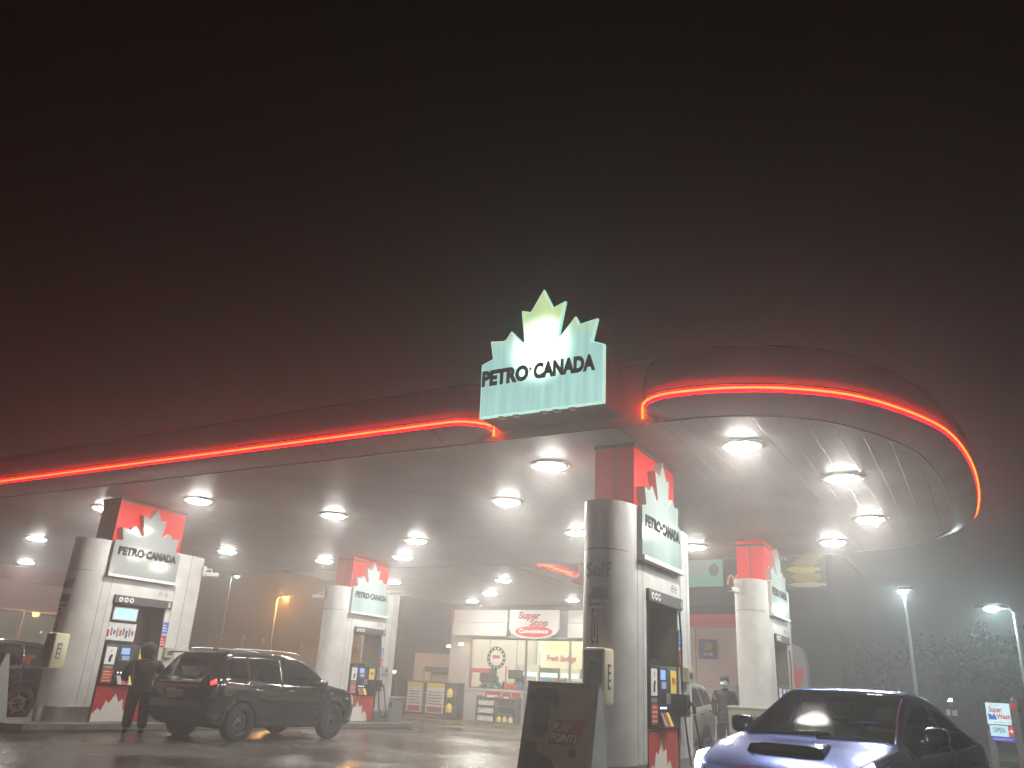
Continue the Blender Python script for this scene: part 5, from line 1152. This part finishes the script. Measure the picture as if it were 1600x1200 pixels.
text('soft cloth car wash', .045, M['text'], f_, onY(-.108, .08, wz(.87)), width=.52)
b = MB(); b.prism([(-.33, wz(.98)), (-.08, wz(.98)), (-.10, wz(1.12)), (-.17, wz(1.22)), (-.2, wz(1.12)), (-.24, wz(1.18)), (-.33, wz(1.22))], -.115, -.109, lambda u, v, a: (u, a, v)); b.build('blue_emblem', emis('wash_blue', (.05, .2, .85), .7), f_)
b = MB(); b.box(X0+.04, X1+.03, -.10, .02, wz(.36), wz(.78)); b.build('lower_case', M['grey'], t)
b = MB(); b.box(X0+.05, X1-.15, -.108, -.101, wz(.37), wz(.77)); f2 = b.build('lower_face', emis('wash_face2', (.55, .85, .98), 1.2), t)
text('OPEN', .16, M['text'], f2, onY(-.108, -.07, wz(.51)), bold=.01, width=.34)
b = MB(); b.box(X1-.15, X1+.02, -.108, -.101, wz(.37), wz(.77)); f3 = b.build('red_face', emis('arrow_red', (.9, .08, .08), .6), t)
b = MB(); c0 = X1-.065; b.prism([(c0-.06, wz(.60)), (c0, wz(.60)), (c0, wz(.67)), (c0+.06, wz(.575)), (c0, wz(.48)), (c0, wz(.55)), (c0-.06, wz(.55))], -.115, -.109, lambda u, v, a: (u, a, v)); b.build('arrow', emis('white_arrow', (1, 1, 1), .9), f3)
b = MB(); b.box(X0+.07, X1+.04, -.10, .0, wz(.19), wz(.35)); f4 = b.build('blue_strip', emis('strip_blue', (.08, .08, .75), .7), t)
text('Touchless & Soft Touch', .06, emis('strip_white', (.8, .85, 1), .9), f4, onY(-.10, .0, wz(.24)), width=.58)
b = MB(); b.lathe([(.11, 0), (.11, .05), (.02, .055)], (X1+.09, -.06, wz(1.52)), 'y', 18); b.build('red_disc', emis('disc_red', (.85, .05, .05), .45), t)
# striped bollard
t = thing('bollard', 'pale striped bollard at the bottom right corner', 'bollard', (.98, 33, gz(33))); b = MB(); b.tube([(0, 0, 0), (0, 0, .85)], .09, 12); b.build('post', M['pole'], t, smooth=50)
for z in (.62, .75, .88): b = MB(); b.lathe([(.10, 0), (.115, .02), (.115, .06), (.10, .08)], (0, 0, z), 'z', 14); b.build('ring', M['white2'], t)
# planting strip and kerb at the right
b = MB(); b.box(-7, 30, 36.5, 75, gz(36)-.1, gz(36)+.14); tag(b.build('grass_verge', M['grass'], bevel=.05), kind='structure')
b = MB(); b.box(-7, 30, 36.3, 36.498, gz(36)-.1, gz(36)+.15); tag(b.build('verge_kerb', M['island']), kind='structure')

# ------------------------------------------------------------------ trees
def tree(x, y, h, r, label, n=900, seed=0):
    rnd = random.Random(seed); t = thing('tree', label, 'tree', (x, y, gz(y)), 0, 'dark trees in the fog')
    b = MB(); b.tube([(0, 0, 0), (.1, 0, h*.3), (0, .1, h*.75)], [.17, .12, .04], 8); lims = []
    for k in range(9):
        a = rnd.uniform(0, 6.28); z = h*rnd.uniform(.28, .7); e = Vector((math.cos(a)*r*rnd.uniform(.5, .9), math.sin(a)*r*rnd.uniform(.5, .9), z+h*rnd.uniform(.08, .28))); b.tube([(0, 0, z), tuple((Vector((0, 0, z))+e)/2+Vector((0, 0, .2))), tuple(e)], [.06, .04, .015], 5); lims.append(e)
    b.build('trunk', M['bark'], t, smooth=50)
    b = MB(); cl = lims+[Vector((rnd.gauss(0, r*.4), rnd.gauss(0, r*.4), h*rnd.uniform(.45, .98))) for _ in range(10)]
    for k in range(n):
        c_ = rnd.choice(cl)+Vector((rnd.gauss(0, r*.19), rnd.gauss(0, r*.19), rnd.gauss(0, r*.17))); u = Vector((rnd.gauss(0, 1), rnd.gauss(0, 1), rnd.gauss(0, 1))).normalized(); v = u.orthogonal().normalized(); s = rnd.uniform(.07, .17)
        b.add([c_-u*s, c_+v*s*.6, c_+u*s, c_-v*s*.6], [(0, 1, 2, 3)])
    b.build('crown', M['foliage'], t)
tree(1.2, 42.0, 5.2, 2.0, 'tree under the brightest street lamp at the right edge', 1800, 1)
tree(-.8, 46, 4.6, 2.1, 'tree left of the brightest street lamp', 1800, 2)
tree(-5.0, 52, 4.8, 2.2, 'tree left of the pole behind the blue car', 1500, 3)
tree(-8.6, 50, 3.8, 1.5, 'small tree by the grey machine', 1200, 4)
tree(2.8, 50, 5.6, 2.4, 'tall tree at the far right corner', 1500, 5)
tree(-46, 58, 7, 2.6, 'tree beyond the boundary wall', 900, 6)

# ------------------------------------------------------------------ haze
b = MB(); b.box(-90, 45, -12, 80, -2.0, 17.0); hz = b.build('haze', [], None)
Hm = bpy.data.materials.new('haze'); Hm.use_nodes = True; nt = Hm.node_tree
for n in list(nt.nodes): nt.nodes.remove(n)
o_ = nt.nodes.new('ShaderNodeOutputMaterial'); v_ = nt.nodes.new('ShaderNodeVolumePrincipled'); v_.inputs['Color'].default_value = (.93, .93, .93, 1); v_.inputs['Density'].default_value = .0115; v_.inputs['Anisotropy'].default_value = .74
nt.links.new(v_.outputs[0], o_.inputs['Volume']); hz.data.materials.append(Hm); tag(hz, 'thin night fog filling the whole forecourt', 'fog', kind='stuff')
